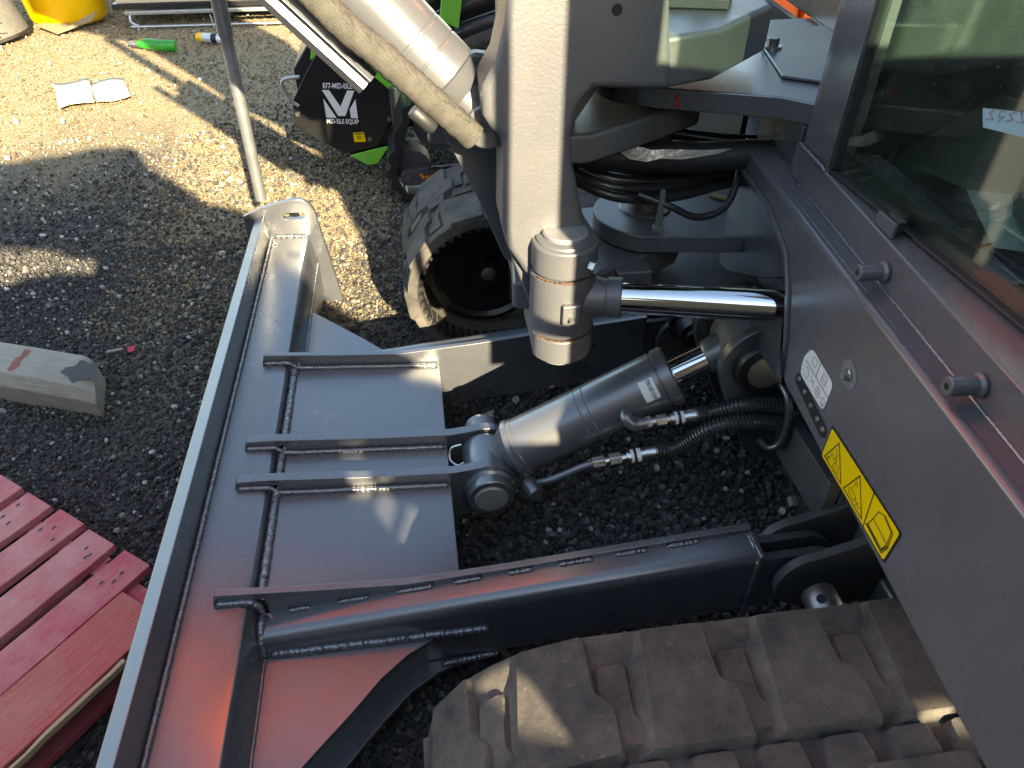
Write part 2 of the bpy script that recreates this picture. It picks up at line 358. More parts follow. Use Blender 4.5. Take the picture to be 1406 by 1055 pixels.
def rock_mesh(seed, sub=1):
    bm = bmesh.new(); bmesh.ops.create_icosphere(bm, subdivisions=sub, radius=1.0); rr = random.Random(seed)
    ax = (rr.uniform(0.8, 1.25), rr.uniform(0.7, 1.1), rr.uniform(0.5, 0.85)); cuts = [(Vector((rr.gauss(0, 1), rr.gauss(0, 1), rr.gauss(0, 1))).normalized(), rr.uniform(0.45, 0.85)) for _ in range(7)]
    for v in bm.verts:
        for n, d in cuts:
            k = v.co.dot(n)
            if k > d: v.co -= n * (k - d)
        v.co = Vector((v.co.x * ax[0], v.co.y * ax[1], v.co.z * ax[2])) * rr.uniform(0.92, 1.08)
    me = bpy.data.meshes.new('rock'); bm.to_mesh(me); bm.free(); return me
def scatter(name, pts, scl, mat, label, cat, seeds=(1, 2, 3)):
    """loose stones: points of a mesh, each carrying a rock through geometry nodes."""
    pts = np.asarray(pts); scl = np.asarray(scl); objs = []
    n = len(pts); kind = rng.integers(0, len(seeds), n)
    me = bpy.data.meshes.new(name); me.from_pydata([tuple(p) for p in pts], [], [])
    at = me.attributes.new('sz', 'FLOAT', 'POINT'); at.data.foreach_set('value', scl.astype(np.float32))
    at = me.attributes.new('kd', 'INT', 'POINT'); at.data.foreach_set('value', kind.astype(np.int32))
    at = me.attributes.new('rt', 'FLOAT_VECTOR', 'POINT'); at.data.foreach_set('vector', rng.uniform(0, 6.283, (n, 3)).astype(np.float32).ravel())
    o = bpy.data.objects.new(name, me); col.objects.link(o); o['kind'] = 'stuff'; o['label'] = label; o['category'] = cat
    ng = bpy.data.node_groups.new(name, 'GeometryNodeTree')
    ng.interface.new_socket('Geometry', in_out='INPUT', socket_type='NodeSocketGeometry'); ng.interface.new_socket('Geometry', in_out='OUTPUT', socket_type='NodeSocketGeometry')
    N = ng.nodes; L = ng.links; gi = N.new('NodeGroupInput'); go = N.new('NodeGroupOutput'); jn = N.new('GeometryNodeJoinGeometry')
    def attr(nm, ty):
        a = N.new('GeometryNodeInputNamedAttribute'); a.data_type = ty; a.inputs[0].default_value = nm; return a.outputs[0]
    for k, s in enumerate(seeds):
        rm = rock_mesh(s); rm.materials.append(mat)
        tmp = bpy.data.objects.new(name + '_piece', rm)
        oi = N.new('GeometryNodeObjectInfo'); oi.inputs['Object'].default_value = tmp
        cmp = N.new('FunctionNodeCompare'); cmp.data_type = 'INT'; cmp.operation = 'EQUAL'
        ins_i = [s_ for s_ in cmp.inputs if s_.type == 'INT']; L.new(attr('kd', 'INT'), ins_i[0]); ins_i[1].default_value = k
        ip = N.new('GeometryNodeInstanceOnPoints'); L.new(gi.outputs[0], ip.inputs['Points']); L.new(cmp.outputs[0], ip.inputs['Selection'])
        L.new(oi.outputs['Geometry'], ip.inputs['Instance'])
        er = N.new('FunctionNodeEulerToRotation'); L.new(attr('rt', 'FLOAT_VECTOR'), er.inputs[0]); L.new(er.outputs[0], ip.inputs['Rotation'])
        L.new(attr('sz', 'FLOAT'), ip.inputs['Scale']); L.new(ip.outputs[0], jn.inputs[0])
    L.new(jn.outputs[0], go.inputs[0])
    md = o.modifiers.new('scatter', 'NODES'); md.node_group = ng; return o
def field(x0, x1, y0, y1, n, keep=None):
    xs = rng.uniform(x0, x1, n); ys = rng.uniform(y0, y1, n)
    if keep is not None:
        k = keep(xs, ys); xs, ys = xs[k], ys[k]
    return xs, ys
def pts_of(xs, ys, sz, sink=0.25):
    return [(x, y, hgt(x, y) + s * sink) for x, y, s in zip(xs, ys, sz)]
# crushed black gravel around the machine
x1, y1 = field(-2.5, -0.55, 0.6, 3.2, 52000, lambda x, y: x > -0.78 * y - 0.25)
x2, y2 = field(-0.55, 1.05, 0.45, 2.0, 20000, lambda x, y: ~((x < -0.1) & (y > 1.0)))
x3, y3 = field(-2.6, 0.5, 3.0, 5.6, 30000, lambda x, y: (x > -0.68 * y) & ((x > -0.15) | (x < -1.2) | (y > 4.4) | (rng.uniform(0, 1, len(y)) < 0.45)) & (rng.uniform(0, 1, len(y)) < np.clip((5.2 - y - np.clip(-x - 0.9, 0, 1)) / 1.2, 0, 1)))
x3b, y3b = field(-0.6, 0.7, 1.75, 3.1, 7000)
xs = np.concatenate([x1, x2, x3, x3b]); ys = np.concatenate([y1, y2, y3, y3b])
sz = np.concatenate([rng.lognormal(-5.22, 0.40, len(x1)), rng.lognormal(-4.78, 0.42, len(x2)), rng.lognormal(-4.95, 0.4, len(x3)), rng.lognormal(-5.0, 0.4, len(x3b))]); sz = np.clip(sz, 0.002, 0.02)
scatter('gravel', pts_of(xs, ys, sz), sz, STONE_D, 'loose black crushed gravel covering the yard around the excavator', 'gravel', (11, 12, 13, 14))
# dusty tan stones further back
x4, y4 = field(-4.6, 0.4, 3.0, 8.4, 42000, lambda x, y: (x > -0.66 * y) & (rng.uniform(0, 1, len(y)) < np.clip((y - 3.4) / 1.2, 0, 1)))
xb_, yb_ = field(-1.35, -0.1, 2.45, 4.6, 9000); x4 = np.concatenate([x4, xb_]); y4 = np.concatenate([y4, yb_])  # tan stones added to make the sunlit strip behind the blade brighter
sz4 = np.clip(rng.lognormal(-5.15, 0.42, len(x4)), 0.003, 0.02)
scatter('dusty_gravel', pts_of(x4, y4, sz4), sz4, STONE_T, 'dusty tan gravel, also added to brighten the sunlit strip of the yard', 'gravel', (21, 22, 23))
# pale chips
x5, y5 = field(-2.5, -0.6, 0.9, 4.6, 1500, lambda x, y: x > -0.74 * y)
x6, y6 = field(-0.1, 1.0, 0.5, 1.9, 190); x7, y7 = field(-4.4, 0.2, 4.2, 8.0, 500, lambda x, y: x > -0.66 * y)
xw = np.concatenate([x5, x6, x7]); yw = np.concatenate([y5, y6, y7])
szw = np.concatenate([np.clip(rng.lognormal(-4.95, 0.42, len(x5)), 0.003, 0.019), np.clip(rng.lognormal(-4.55, 0.40, len(x6)), 0.006, 0.019), np.clip(rng.lognormal(-4.75, 0.45, len(x7)), 0.004, 0.028)])
scatter('pale_stones', pts_of(xw, yw, szw, 0.75), szw, STONE_W, 'pale stone chips scattered through the dark gravel', 'stones', (31, 32, 33))

# ------------------------------------------------------------------ excavator
EX = empty('excavator', (0.9, 1.38, 0))
EX['label'] = 'dark grey tracked excavator with its dozer blade down and cab at the right'; EX['category'] = 'excavator'
bpy.context.view_layer.update()
class _P: pass
EXINV = Matrix.Translation((-0.9, -1.38, 0))
def part(name, me, mat, parent=None, **k):
    """a part of the excavator; mesh coordinates are yard coordinates, shifted under the root."""
    if parent is None: me.transform(EXINV)
    else: me.transform(EXINV)
    return link(name, me, mat, parent or EX, **k)
def pweld(parent, pts, r=0.006, **k):
    o = weld(parent, pts, r, **k); o.data.transform(EXINV); return o
def shiftT(T): return lambda p, q: Vector(T(p, q)) + Vector((-0.9, -1.38, 0))

# ---- dozer blade
Y0, Y1 = 0.16, 2.60
sec = [(-0.613, 0.391), (-0.577, 0.404), (-0.572, 0.312), (-0.452, 0.306), (-0.437, 0.301), (-0.428, 0.288), (-0.412, 0.195), (-0.415, 0.05), (-0.56, 0.015), (-0.60, 0.012), (-0.632, 0.08), (-0.652, 0.16), (-0.655, 0.24), (-0.642, 0.32)]
blade = part('dozer_blade', prism(sec, Y0, Y1), PAINT, bevel=0.003)
part('cutting_edge', prism([(-0.612, 0.002), (-0.585, 0.0), (-0.60, 0.10), (-0.640, 0.11)], Y0 - 0.004, Y1 + 0.002), STEEL, blade, bevel=0.002)
endp = [(-0.66, 0.02), (-0.59, 0.0), (-0.345, 0.0), (-0.386, 0.345), (-0.393, 0.405), (-0.41, 0.438), (-0.436, 0.455), (-0.475, 0.455), (-0.585, 0.43), (-0.655, 0.40)]
def end_plate(y):
    hole = [(-0.512 + 0.084 * i / 1, 0) for i in range(2)]
    outer = endp; hc = arc(-0.445, 0.391, 0.013, -90, 90, 6) + arc(-0.498, 0.391, 0.013, 90, 270, 6)
    bm = bmesh.new(); ov = [bm.verts.new((x, y, z)) for x, z in outer]; hv = [bm.verts.new((x, y, z)) for x, z in hc]
    es = [bm.edges.new((ov[i], ov[(i + 1) % len(ov)])) for i in range(len(ov))] + [bm.edges.new((hv[i], hv[(i + 1) % len(hv)])) for i in range(len(hv))]
    bmesh.ops.triangle_fill(bm, use_beauty=True, edges=es)
    r = bmesh.ops.extrude_face_region(bm, geom=bm.faces[:]); bmesh.ops.translate(bm, vec=(0, 0.022, 0), verts=[v for v in r['geom'] if isinstance(v, bmesh.types.BMVert)])
    bmesh.ops.recalc_face_normals(bm, faces=bm.faces); me = bpy.data.meshes.new('m'); bm.to_mesh(me); bm.free(); return me
for y in (Y1, Y0 - 0.022): part('end_plate', end_plate(y), PAINT, blade, bevel=0.0015)
# torsion plate between the arms
part('centre_plate', prism([(-0.416, 0.08), (-0.416, 0.284), (0.018, 0.251), (0.018, 0.115)], 0.983, 1.802), PAINT, blade, bevel=0.002)
def gusset(y0, y1, prof, bev=0.002): return part('gusset', prism(prof, y0, y1), PAINT, blade, bevel=bev)
lug = [(-0.507, 0.308), (-0.499, 0.331), (-0.44, 0.330), (-0.2, 0.306), (0.03, 0.290), (0.07, 0.294)] + arc(0.118, 0.222, 0.080, 92, -90, 12) + [(0.0, 0.115), (-0.405, 0.105), (-0.405, 0.308)]
gusset(1.437, 1.463, lug); gusset(1.296, 1.322, [(x - 0.004, z) for x, z in lug])
# welds of the blade
pweld(blade, [(-0.566, 0.2 + 0.02 * i, 0.317) for i in range(120)], 0.006)
pweld(blade, [(-0.414, 0.99 + 0.02 * i, 0.287) for i in range(16)], 0.010)
pweld(blade, [(-0.414, 1.325, 0.287), (-0.414, 1.435, 0.287)], 0.010); pweld(blade, [(-0.414, 1.466 + 0.01 * i, 0.287) for i in range(33)], 0.010)
for yy in (1.799, 1.435, 1.294):
    pweld(blade, [(-0.505, yy - 0.002, 0.312), (-0.43, yy - 0.003, 0.308), (-0.405, yy - 0.004, 0.288), (-0.35, yy - 0.004, 0.282), (0.012, yy - 0.004, 0.254)], 0.007, ripple=0.15)
pweld(blade, [(-0.412, 0.55 + 0.02 * i, 0.203) for i in range(18)], 0.0045); pweld(blade, [(-0.412, 1.83 + 0.02 * i, 0.203) for i in range(38)], 0.0045)
pweld(blade, [(-0.56, 2.597, 0.315), (-0.44, 2.597, 0.307), (-0.415, 2.597, 0.21)], 0.006)
# side wings: top plate, lower plate and the dark web between them (mirrored about y = 1.38)
wing_out = [(0.090, 0.925), (0.02, 0.913), (-0.05, 0.890), (-0.11, 0.858), (-0.165, 0.812), (-0.225, 0.745), (-0.322, 0.645), (-0.41, 0.555)]
low_out = [(0.11, 0.905), (0.03, 0.895), (-0.05, 0.868), (-0.11, 0.832), (-0.165, 0.778), (-0.255, 0.68), (-0.36, 0.57), (-0.43, 0.50)]
for sgn in (1, -1):
    f = (lambda q: q) if sgn > 0 else (lambda q: 2.785 - q)
    tp = [(x, f(y)) for x, y in wing_out] + [(-0.42, f(0.555)), (-0.42, f(0.96)), (0.085, f(0.935))]
    part('wing_plate', prism(tp, 0.188, 0.202, 'xy'), PAINT, blade, bevel=0.0015)
    lp = [(x, f(y)) for x, y in low_out] + [(-0.43, f(0.96)), (0.11, f(0.935))]
    part('wing_plate', prism(lp, 0.085, 0.098, 'xy'), PAINT, blade, bevel=0.0015)
    wv = []; wo = [(x - 0.004, f(y + 0.016)) for x, y in wing_out]
    n = len(wo); vs = [(x, y, 0.0985) for x, y in wo] + [(x, y, 0.188) for x, y in wo] + [(x, f(0.955 if sgn else 0.95), 0.0985) for x, y in wo] + [(x, f(0.955), 0.188) for x, y in wo]
    fs = [[i, i + 1, n + i + 1, n + i] for i in range(n - 1)]
    part('wing_web', mesh(vs, fs), PAINT, blade)
pweld(blade, [(-0.40, 0.897, 0.206), (-0.05, 0.897, 0.206), (0.07, 0.897, 0.206)], 0.010, ripple=0.2)
pweld(blade, [(-0.04, 0.884, 0.102), (0.09, 0.896, 0.102)], 0.008)

# ---- push arms of the blade
def blade_arm(sgn):
    f = (lambda q: q) if sgn > 0 else (lambda q: 2.785 - q)
    def zt(x): return 0.258 + (x + 0.394) * 0.090
    xs = [-0.415, -0.15, 0.15, 0.45, 0.665]; vs = []; fs = []
    ring = [(0.966, 0.0)] + [(0.930 - 0.032 * math.sin(R(a)), -0.032 + 0.032 * math.cos(R(a))) for a in range(0, 91, 15)] + [(0.898, -0.20), (0.966, -0.20)]
    for x in xs:
        for y, dz in ring: vs.append((x, f(y), max(0.06 if dz < -0.1 else -9, zt(x) + dz) if dz > -0.1 else 0.10 + max(0, x) * 0.09))
    n = len(ring)
    for i in range(len(xs) - 1):
        for k in range(n): fs.append([i * n + k, i * n + (k + 1) % n, (i + 1) * n + (k + 1) % n, (i + 1) * n + k])
    fs.append(list(range(n))); fs.append([(len(xs) - 1) * n + k for k in range(n)])
    a = part('blade_arm', mesh(vs, fs), PAINT, smooth=40)
    prof = [(-0.506, 0.309), (-0.497, 0.338), (-0.40, 0.329), (-0.29, 0.318), (-0.10, 0.303), (0.127, 0.318), (0.37, 0.340), (0.672, 0.366), (0.672, 0.14), (0.0, 0.08), (-0.40, 0.08), (-0.40, 0.310)]
    y0, y1 = sorted((f(0.966), f(0.983))); part('side_plate', prism(prof, y0, y1), PAINT, a, bevel=0.002)
    cap = [(0.942, zt(0.66) - 0.0), (0.89, zt(0.66) + 0.004), (0.862, zt(0.66) - 0.03), (0.862, 0.13), (0.942, 0.13)]
    y0, y1 = sorted((f(0.891), f(0.966))); part('end_cap', box(0.666, 0.678, y0, y1, 0.135, 0.358), PAINT, a, bevel=0.003)
    for ya in (0.900, 0.946):
        y0, y1 = sorted((f(ya), f(ya + 0.020)))
        part('pivot_ear', prism([(0.679, 0.15), (0.679, 0.335)] + arc(0.80, 0.265, 0.075, 80, -80, 10), y0, y1), PAINT, a, bevel=0.003)
    if sgn > 0:
        k = -0.36
        while k < 0.6:
            L = random.uniform(0.05, 0.085); pweld(a, [(k, 0.962, zt(k) + 0.001), (k + L, 0.962, zt(k + L) + 0.001)], 0.006, ripple=0.3); k += L + random.uniform(0.035, 0.06)
        pweld(a, [(-0.412, 0.962, 0.262), (-0.414, 0.93, 0.260), (-0.414, 0.902, 0.236), (-0.414, 0.896, 0.206)], 0.008)
        pweld(a, [(-0.502, 0.963, 0.312), (-0.43, 0.963, 0.308), (-0.414, 0.962, 0.290), (-0.412, 0.962, 0.262)], 0.008, ripple=0.15)
        pweld(a, [(0.664, 0.965, 0.352), (0.664, 0.93, 0.354), (0.667, 0.896, 0.325), (0.667, 0.894, 0.16)], 0.0045)
    return a
arm_n = blade_arm(1); arm_f = blade_arm(-1)

# ---- blade lift cylinder
PB = Vector((0.118, 1.38, 0.230)); PR = Vector((0.775, 1.372, 0.582)); dcy = (PR - PB).normalized(); Lc = (PR - PB).length
bc = part('blade_cylinder', lathe(PB, PR, [(0.035, 0.05), (0.055, 0.058), (0.075, 0.070), (0.085, 0.079), (0.088, 0.083), (0.100, 0.083), (0.104, 0.079), (0.112, 0.080), (0.116, 0.0775), (0.300, 0.0775), (0.3015, 0.0765), (0.303, 0.0775), (0.322, 0.0775), (0.3235, 0.0765), (0.325, 0.0775), (0.512, 0.0775), (0.514, 0.0745), (0.517, 0.0745), (0.519, 0.0795), (0.545, 0.0795), (0.549, 0.076), (0.551, 0.045)], 48), CYLP, smooth=25)
part('cylinder_eye', cyl(PB + Vector((0, -0.052, 0)), PB + Vector((0, 0.052, 0)), 0.062), CYLP, bc, bevel=0.003)
part('rod', cyl(PB + dcy * 0.53, PB + dcy * (Lc - 0.05), 0.0355, 40), CHROME, bc, smooth=40)
part('rod_collar', lathe(PB, PR, [(Lc - 0.108, 0.040), (Lc - 0.102, 0.045), (Lc - 0.082, 0.048), (Lc - 0.072, 0.052), (Lc - 0.04, 0.06)], 36), CYLP, bc, smooth=40)
part('rod_eye', lathe(PR + Vector((0, -0.062, 0)), PR + Vector((0, 0.062, 0)), [(0, 0.055), (0.006, 0.072), (0.03, 0.080), (0.094, 0.080), (0.118, 0.072), (0.124, 0.055)], 40), GRAPHITE, bc, smooth=40)
pin = part('pin', lathe((0.118, 1.246, 0.228), (0.118, 1.53, 0.228), [(0, 0.040), (0.003, 0.0435), (0.284, 0.0435)], 40), PINST, bc, smooth=40)
part('pin_boss', lathe((0.118, 1.252, 0.228), (0.118, 1.30, 0.228), [(0, 0.0445), (0.0005, 0.058), (0.004, 0.061), (0.028, 0.061), (0.034, 0.067), (0.048, 0.067)], 40), PAINT, bc, smooth=30)
part('grease_clip', tube(smoothpath([(0.055, 1.385, 0.30), (0.028, 1.39, 0.285), (0.022, 1.375, 0.262), (0.04, 1.355, 0.255), (0.058, 1.35, 0.268)], 6), 0.0035, 8), ZINC, bc, smooth=50)
# hydraulic ports, pipe, fittings and hoses
part('port', lathe((0.222, 1.315, 0.205), (0.240, 1.275, 0.20), [(0, 0.026), (0.03, 0.026), (0.045, 0.022)], 24), CYLP, bc, smooth=40)
part('steel_pipe', tube(smoothpath([(0.245, 1.282, 0.238), (0.272, 1.268, 0.258), (0.305, 1.262, 0.278), (0.352, 1.258, 0.305), (0.385, 1.256, 0.318)], 8), 0.0095, 14), CYLP, bc, smooth=50)
h0 = Vector((0.378, 1.256, 0.316)); hd = Vector((0.98, -0.03, 0.16)).normalized()
for t0, t1, r, m_, hx in ((0.0, 0.032, 0.0165, ZINC, 1), (0.032, 0.044, 0.011, ZINC, 0), (0.044, 0.075, 0.0175, ZINC, 1), (0.075, 0.088, 0.012, ZINC, 0)):
    part('hose_fitting', (hexa if hx else cyl)(h0 + hd * t0, h0 + hd * t1, r), m_, bc, bevel=0.0012)
part('crimp_sleeve', lathe(h0 + hd * 0.088, h0 + hd * 0.165, [(0, 0.0145), (0.004, 0.017), (0.046, 0.017), (0.050, 0.0185), (0.077, 0.0185)], 20), ZINC, bc, smooth=30)
part('crimp_label', lathe(h0 + hd * 0.098, h0 + hd * 0.124, [(0, 0.0176), (0.026, 0.0176)], 20), WHITE, bc, smooth=30)
part('crimp_print', lathe(h0 + hd * 0.106, h0 + hd * 0.113, [(0, 0.0179), (0.007, 0.0179)], 20), INK, bc, smooth=30)
g0 = Vector((0.508, 1.272, 0.425)); gd = Vector((0.99, -0.03, 0.12)).normalized()
part('elbow', tube(smoothpath([(0.470, 1.312, 0.438), (0.462, 1.288, 0.436), (0.478, 1.274, 0.424), (0.512, 1.271, 0.426)], 6), [0.0155] * 6 + [0.0165] * 7 + [0.0145] * 6, 16), CYLP, bc, smooth=50)
for t0, t1, r, hx in ((0.0, 0.014, 0.0165, 1), (0.014, 0.026, 0.011, 0), (0.026, 0.052, 0.016, 1), (0.052, 0.062, 0.011, 0)):
    part('hose_fitting', (hexa if hx else cyl)(g0 + gd * t0, g0 + gd * t1, r), ZINC, bc, bevel=0.0012)
part('crimp_sleeve', lathe(g0 + gd * 0.062, g0 + gd * 0.130, [(0, 0.013), (0.004, 0.0155), (0.042, 0.0155), (0.046, 0.017), (0.068, 0.017)], 20), ZINC, bc, smooth=30)
part('crimp_label', lathe(g0 + gd * 0.072, g0 + gd * 0.096, [(0, 0.0161), (0.024, 0.0161)], 20), WHITE, bc, smooth=30)
part('crimp_print', lathe(g0 + gd * 0.080, g0 + gd * 0.087, [(0, 0.0164), (0.007, 0.0164)], 20), INK, bc, smooth=30)
SPIRAL = simple('spiral_guard_plastic', (0.05, 0.05, 0.052), 0.28, s=0.9)
def spiral_hose(pts, r):
    path = resample(smoothpath(pts, 10), 0.0022); rr = [r * (1.0 if (i % 4) < 2 else 0.74) for i in range(len(path))]
    return part('spiral_hose', tube(path, rr, 16), SPIRAL, bc, smooth=20)
spiral_hose([h0 + hd * 0.16, h0 + hd * 0.22, (0.66, 1.228, 0.428), (0.74, 1.222, 0.446), (0.82, 1.22, 0.434), (0.885, 1.218, 0.394), (0.945, 1.215, 0.335), (1.02, 1.21, 0.27)], 0.0205)
spiral_hose([g0 + gd * 0.125, g0 + gd * 0.17, (0.735, 1.245, 0.478), (0.81, 1.236, 0.480), (0.875, 1.232, 0.452), (0.93, 1.23, 0.405), (1.02, 1.23, 0.33)], 0.0195)
# maker's label on the tube
nrm = dcy.cross(Vector((0, 1, 0))).normalized(); nrm = nrm if nrm.z > 0 else -nrm; side = dcy.cross(nrm)
if side.y > 0: side = -side
def on_tube(t, ang, lift=0.0006):
    return PB + dcy * t + (nrm * math.cos(ang) + side * math.sin(ang)) * (0.0775 + lift)
lv = []; lf = []
for i in range(9):
    for t in (0.462, 0.500): lv.append(on_tube(t, R(34 + 5.2 * i)))
for i in range(8): lf.append([2 * i, 2 * i + 1, 2 * i + 3, 2 * i + 2])
part('maker_label', mesh(lv, lf), WHITE, bc, smooth=60)
def lab_T(p, q): return on_tube(0.481 + q, R(55) + -p / 0.0775, 0.0012) + Vector((-0.9, -1.38, 0))
lettering('DEVELON', 0.0125, lambda p, q: lab_T(-p, -q + 0.006), 'label_lettering', INK, bc, 0.95)
ribbons([[(-0.022, 0.012 - 0.005 * 0), (0.022, 0.012)], [(-0.022, 0.007), (0.018, 0.007)]], 0.0016, lambda p, q: lab_T(p, q - 0.02 + 0.022), 'label_print', GREYINK, bc)

# ---- rubber tracks
TCX, TCZ, TR, TREAR = 0.213, 0.292, 0.270, 2.45
def track_pos(s):
    """distance along the loop (0 at the top above the front wheel, growing rearward) -> x, z, outward angle."""
    straight = TREAR - TCX; half = math.pi * TR; tot = 2 * straight + 2 * half; s %= tot
    if s < straight: return TCX + s, TCZ + TR, 0.0
    s -= straight
    if s < half: a = s / TR; return TREAR + TR * math.sin(a), TCZ + TR * math.cos(a), a
    s -= half
    if s < straight: return TREAR - s, TCZ - TR, math.pi
    s -= straight; a = math.pi + s / TR; return TCX + TR * math.sin(a), TCZ + TR * math.cos(a), a
LUG_A = [(-0.006, 0.0), (0.102, 0.0), (0.100, 0.098), (0.126, 0.122), (0.122, 0.196), (-0.034, 0.196), (-0.018, 0.10)]
def lug_mesh(poly, h, bev, flip=False, W_=0.45, slope=0.012):
    q = [(x, (W_ - w) if flip else w) for x, w in poly]; q = roundpoly(q, 0.009, 2); c = (sum(x for x, _ in q) / len(q), sum(w for _, w in q) / len(q)); n = len(q)
    base = [(x - slope if x < c[0] else x + 0.009, -(w + (0.010 if w > c[1] else -0.0) * (1 if not flip else 0) - (0.010 if (flip and w < c[1]) else 0)), -0.006) for x, w in q]; mid = [(x, -w, h * 0.80) for x, w in q]
    top = [(c[0] + (x - c[0]) * 0.95, -(c[1] + (w - c[1]) * 0.975), h) for x, w in q]
    vs = base + mid + top; fs = [list(range(2 * n, 3 * n))]
    for r_ in (0, n):
        for i in range(n): fs.append([r_ + i, r_ + (i + 1) % n, r_ + n + (i + 1) % n, r_ + n + i])
    return mesh(vs, fs)
lugA, lugB = lug_mesh(LUG_A, 0.021, 0, slope=0.034), lug_mesh(LUG_A, 0.021, 0, True, slope=0.034)
padM = lug_mesh([(0.0, 0.0), (0.046, 0.0), (0.040, 0.085), (0.058, 0.110), (0.052, 0.130), (-0.004, 0.130), (-0.008, 0.07)], 0.011, 0); cenM = lug_mesh([(0.0, 0.0), (0.062, 0.0), (0.066, 0.050), (-0.004, 0.050)], 0.014, 0)
for me_ in (lugA, lugB, padM, cenM): me_.materials.append(RUBBER)
PITCH = 0.1975
def make_track(yin, sgn):
    """yin: edge nearest the machine centre; sgn -1 = belt runs toward the camera from it."""
    N = 150; tot = 2 * (TREAR - TCX) + 2 * math.pi * TR; vs = []; fs = []; yo = yin + sgn * 0.45
    prof = [(0.0, 0.009), (0.012, 0.0125), (0.028, 0.011), (0.062, 0.0), (0.388, 0.0), (0.422, 0.011), (0.438, 0.0125), (0.45, 0.009), (0.45, -0.022), (0.40, -0.034), (0.05, -0.034), (0.0, -0.022)]
    for i in range(N):
        x, z, a = track_pos(tot * i / N)
        for w, dr in prof: vs.append((x + math.sin(a) * dr, yin + sgn * w, z + math.cos(a) * dr))
    n = len(prof)
    for i in range(N):
        for k in range(n): fs.append([i * n + k, i * n + (k + 1) % n, ((i + 1) % N) * n + (k + 1) % n, ((i + 1) % N) * n + k])
    t = part('rubber_track', mesh(vs, fs), RUBBER, smooth=40)
    def put(me, s, nm, dy=0.0):
        # rubber follows the curve of the belt, so each piece is bent onto the loop where it sits
        m2 = me.copy(); x0, z0, _a = track_pos(s)
        for v in m2.vertices:
            x, z, a = track_pos(s + v.co.x); h_ = v.co.z
            v.co = (x + math.sin(a) * h_ - x0, sgn * (0.003 - v.co.y * 0.986), z + math.cos(a) * h_ - z0)
        o = bpy.data.objects.new(nm, m2); col.objects.link(o); o.parent = t; o.location = (x0 - 0.9, yin + dy - 1.38, z0)
    k0 = 0.085
    for k in range(-4, 7):
        s = tot + k0 + k * PITCH
        put(lugA, s, 'tread_lug'); put(lugB, s + PITCH * 0.5, 'tread_lug')
        put(padM, s + 0.112, 'tread_pad', sgn * 0.050); put(padM, s + 0.112 + PITCH * 0.5, 'tread_pad', sgn * 0.28)
        put(cenM, s + 0.02, 'tread_pad', sgn * 0.204); put(cenM, s + 0.12, 'tread_pad', sgn * 0.204)
    # drive lugs and guide ribs inside the belt
    ribs = part('inner_belt_ribs', mesh(*ribs_geo(yin, sgn, tot)), BLACK, t); ribs['kind'] = 'stuff'
    w = part('idler_wheel', lathe((TCX, yin + sgn * 0.30, TCZ), (TCX, yin + sgn * 0.12, TCZ), [(0, 0.06), (0.01, 0.205), (0.05, 0.212), (0.055, 0.225), (0.115, 0.225), (0.12, 0.212), (0.165, 0.205), (0.172, 0.185), (0.16, 0.17), (0.15, 0.06), (0.18, 0.055)], 40), BLKPAINT, t, smooth=30)
    part('hub_cap', lathe((TCX + 0.01, yin + sgn * 0.135, TCZ), (TCX + 0.01, yin + sgn * 0.105, TCZ), [(0, 0.032), (0.012, 0.032), (0.018, 0.02)], 24), STEEL, w, smooth=30)
    part('track_frame', box(0.30, 2.3, min(yin + sgn * 0.10, yin + sgn * 0.34), max(yin + sgn * 0.10, yin + sgn * 0.34), 0.17, 0.42), PAINT, t, bevel=0.01)
    return t
def ribs_geo(yin, sgn, tot):
    vs = []; fs = []; n = 170
    for i in range(n):
        x, z, a = track_pos(tot * i / n); ca, sa = math.cos(a), math.sin(a)
        for w0, w1, hh in ((0.015, 0.10, 0.007), (0.35, 0.435, 0.007)):
            k = len(vs)
            for u in (-0.008, 0.008):
                for w in (w0, w1):
                    for dr in (-0.020, -0.034 - hh):
                        vs.append((x + ca * u + sa * dr, yin + sgn * w, z - sa * u + ca * dr))
            fs += [[k, k + 1, k + 3, k + 2], [k + 4, k + 6, k + 7, k + 5], [k, k + 4, k + 5, k + 1], [k + 2, k + 3, k + 7, k + 6], [k + 1, k + 5, k + 7, k + 3]]
    return vs, fs
track_n = make_track(0.632, -1); track_f = make_track(2.128, 1)

# ---- undercarriage frame and blade mounts
fr = part('undercarriage_frame', prism([(0.876, 0.32), (0.876, 0.50), (0.90, 0.56), (2.0, 0.60), (2.0, 0.28)], 0.98, 1.80), PAINT, bevel=0.01)
part('frame_web', prism([(0.842, 1.235), (0.872, 1.235), (0.872, 0.985), (0.842, 0.985)], 0.335, 0.46, 'xy'), DUSTYP, fr, bevel=0.003)
part('frame_web', prism([(0.842, 1.53), (0.872, 1.53), (0.872, 1.78), (0.842, 1.78)], 0.335, 0.46, 'xy'), DUSTYP, fr, bevel=0.003)
for y0 in (0.870, 0.972, 1.790, 1.892):
    part('arm_clevis', prism([(1.0, 0.16), (1.0, 0.46), (0.87, 0.385)] + arc(0.795, 0.272, 0.085, 95, 290, 12), y0, y0 + 0.022), DUSTYP, fr, bevel=0.003)
part('clevis_bridge', box(0.93, 0.955, 0.871, 0.957, 0.20, 0.41), DUSTYP, fr, bevel=0.002)
ap = part('arm_pin', lathe((0.795, 0.845, 0.272), (0.795, 0.77, 0.272), [(0, 0.036), (0.004, 0.038), (0.05, 0.038), (0.056, 0.034), (0.060, 0.034), (0.062, 0.012), (0.075, 0.012)], 30), STEEL, fr, smooth=35)
part('pin_hole', cyl((0.779, 0.808, 0.304), (0.775, 0.806, 0.3085), 0.010, 16), VOID, ap)
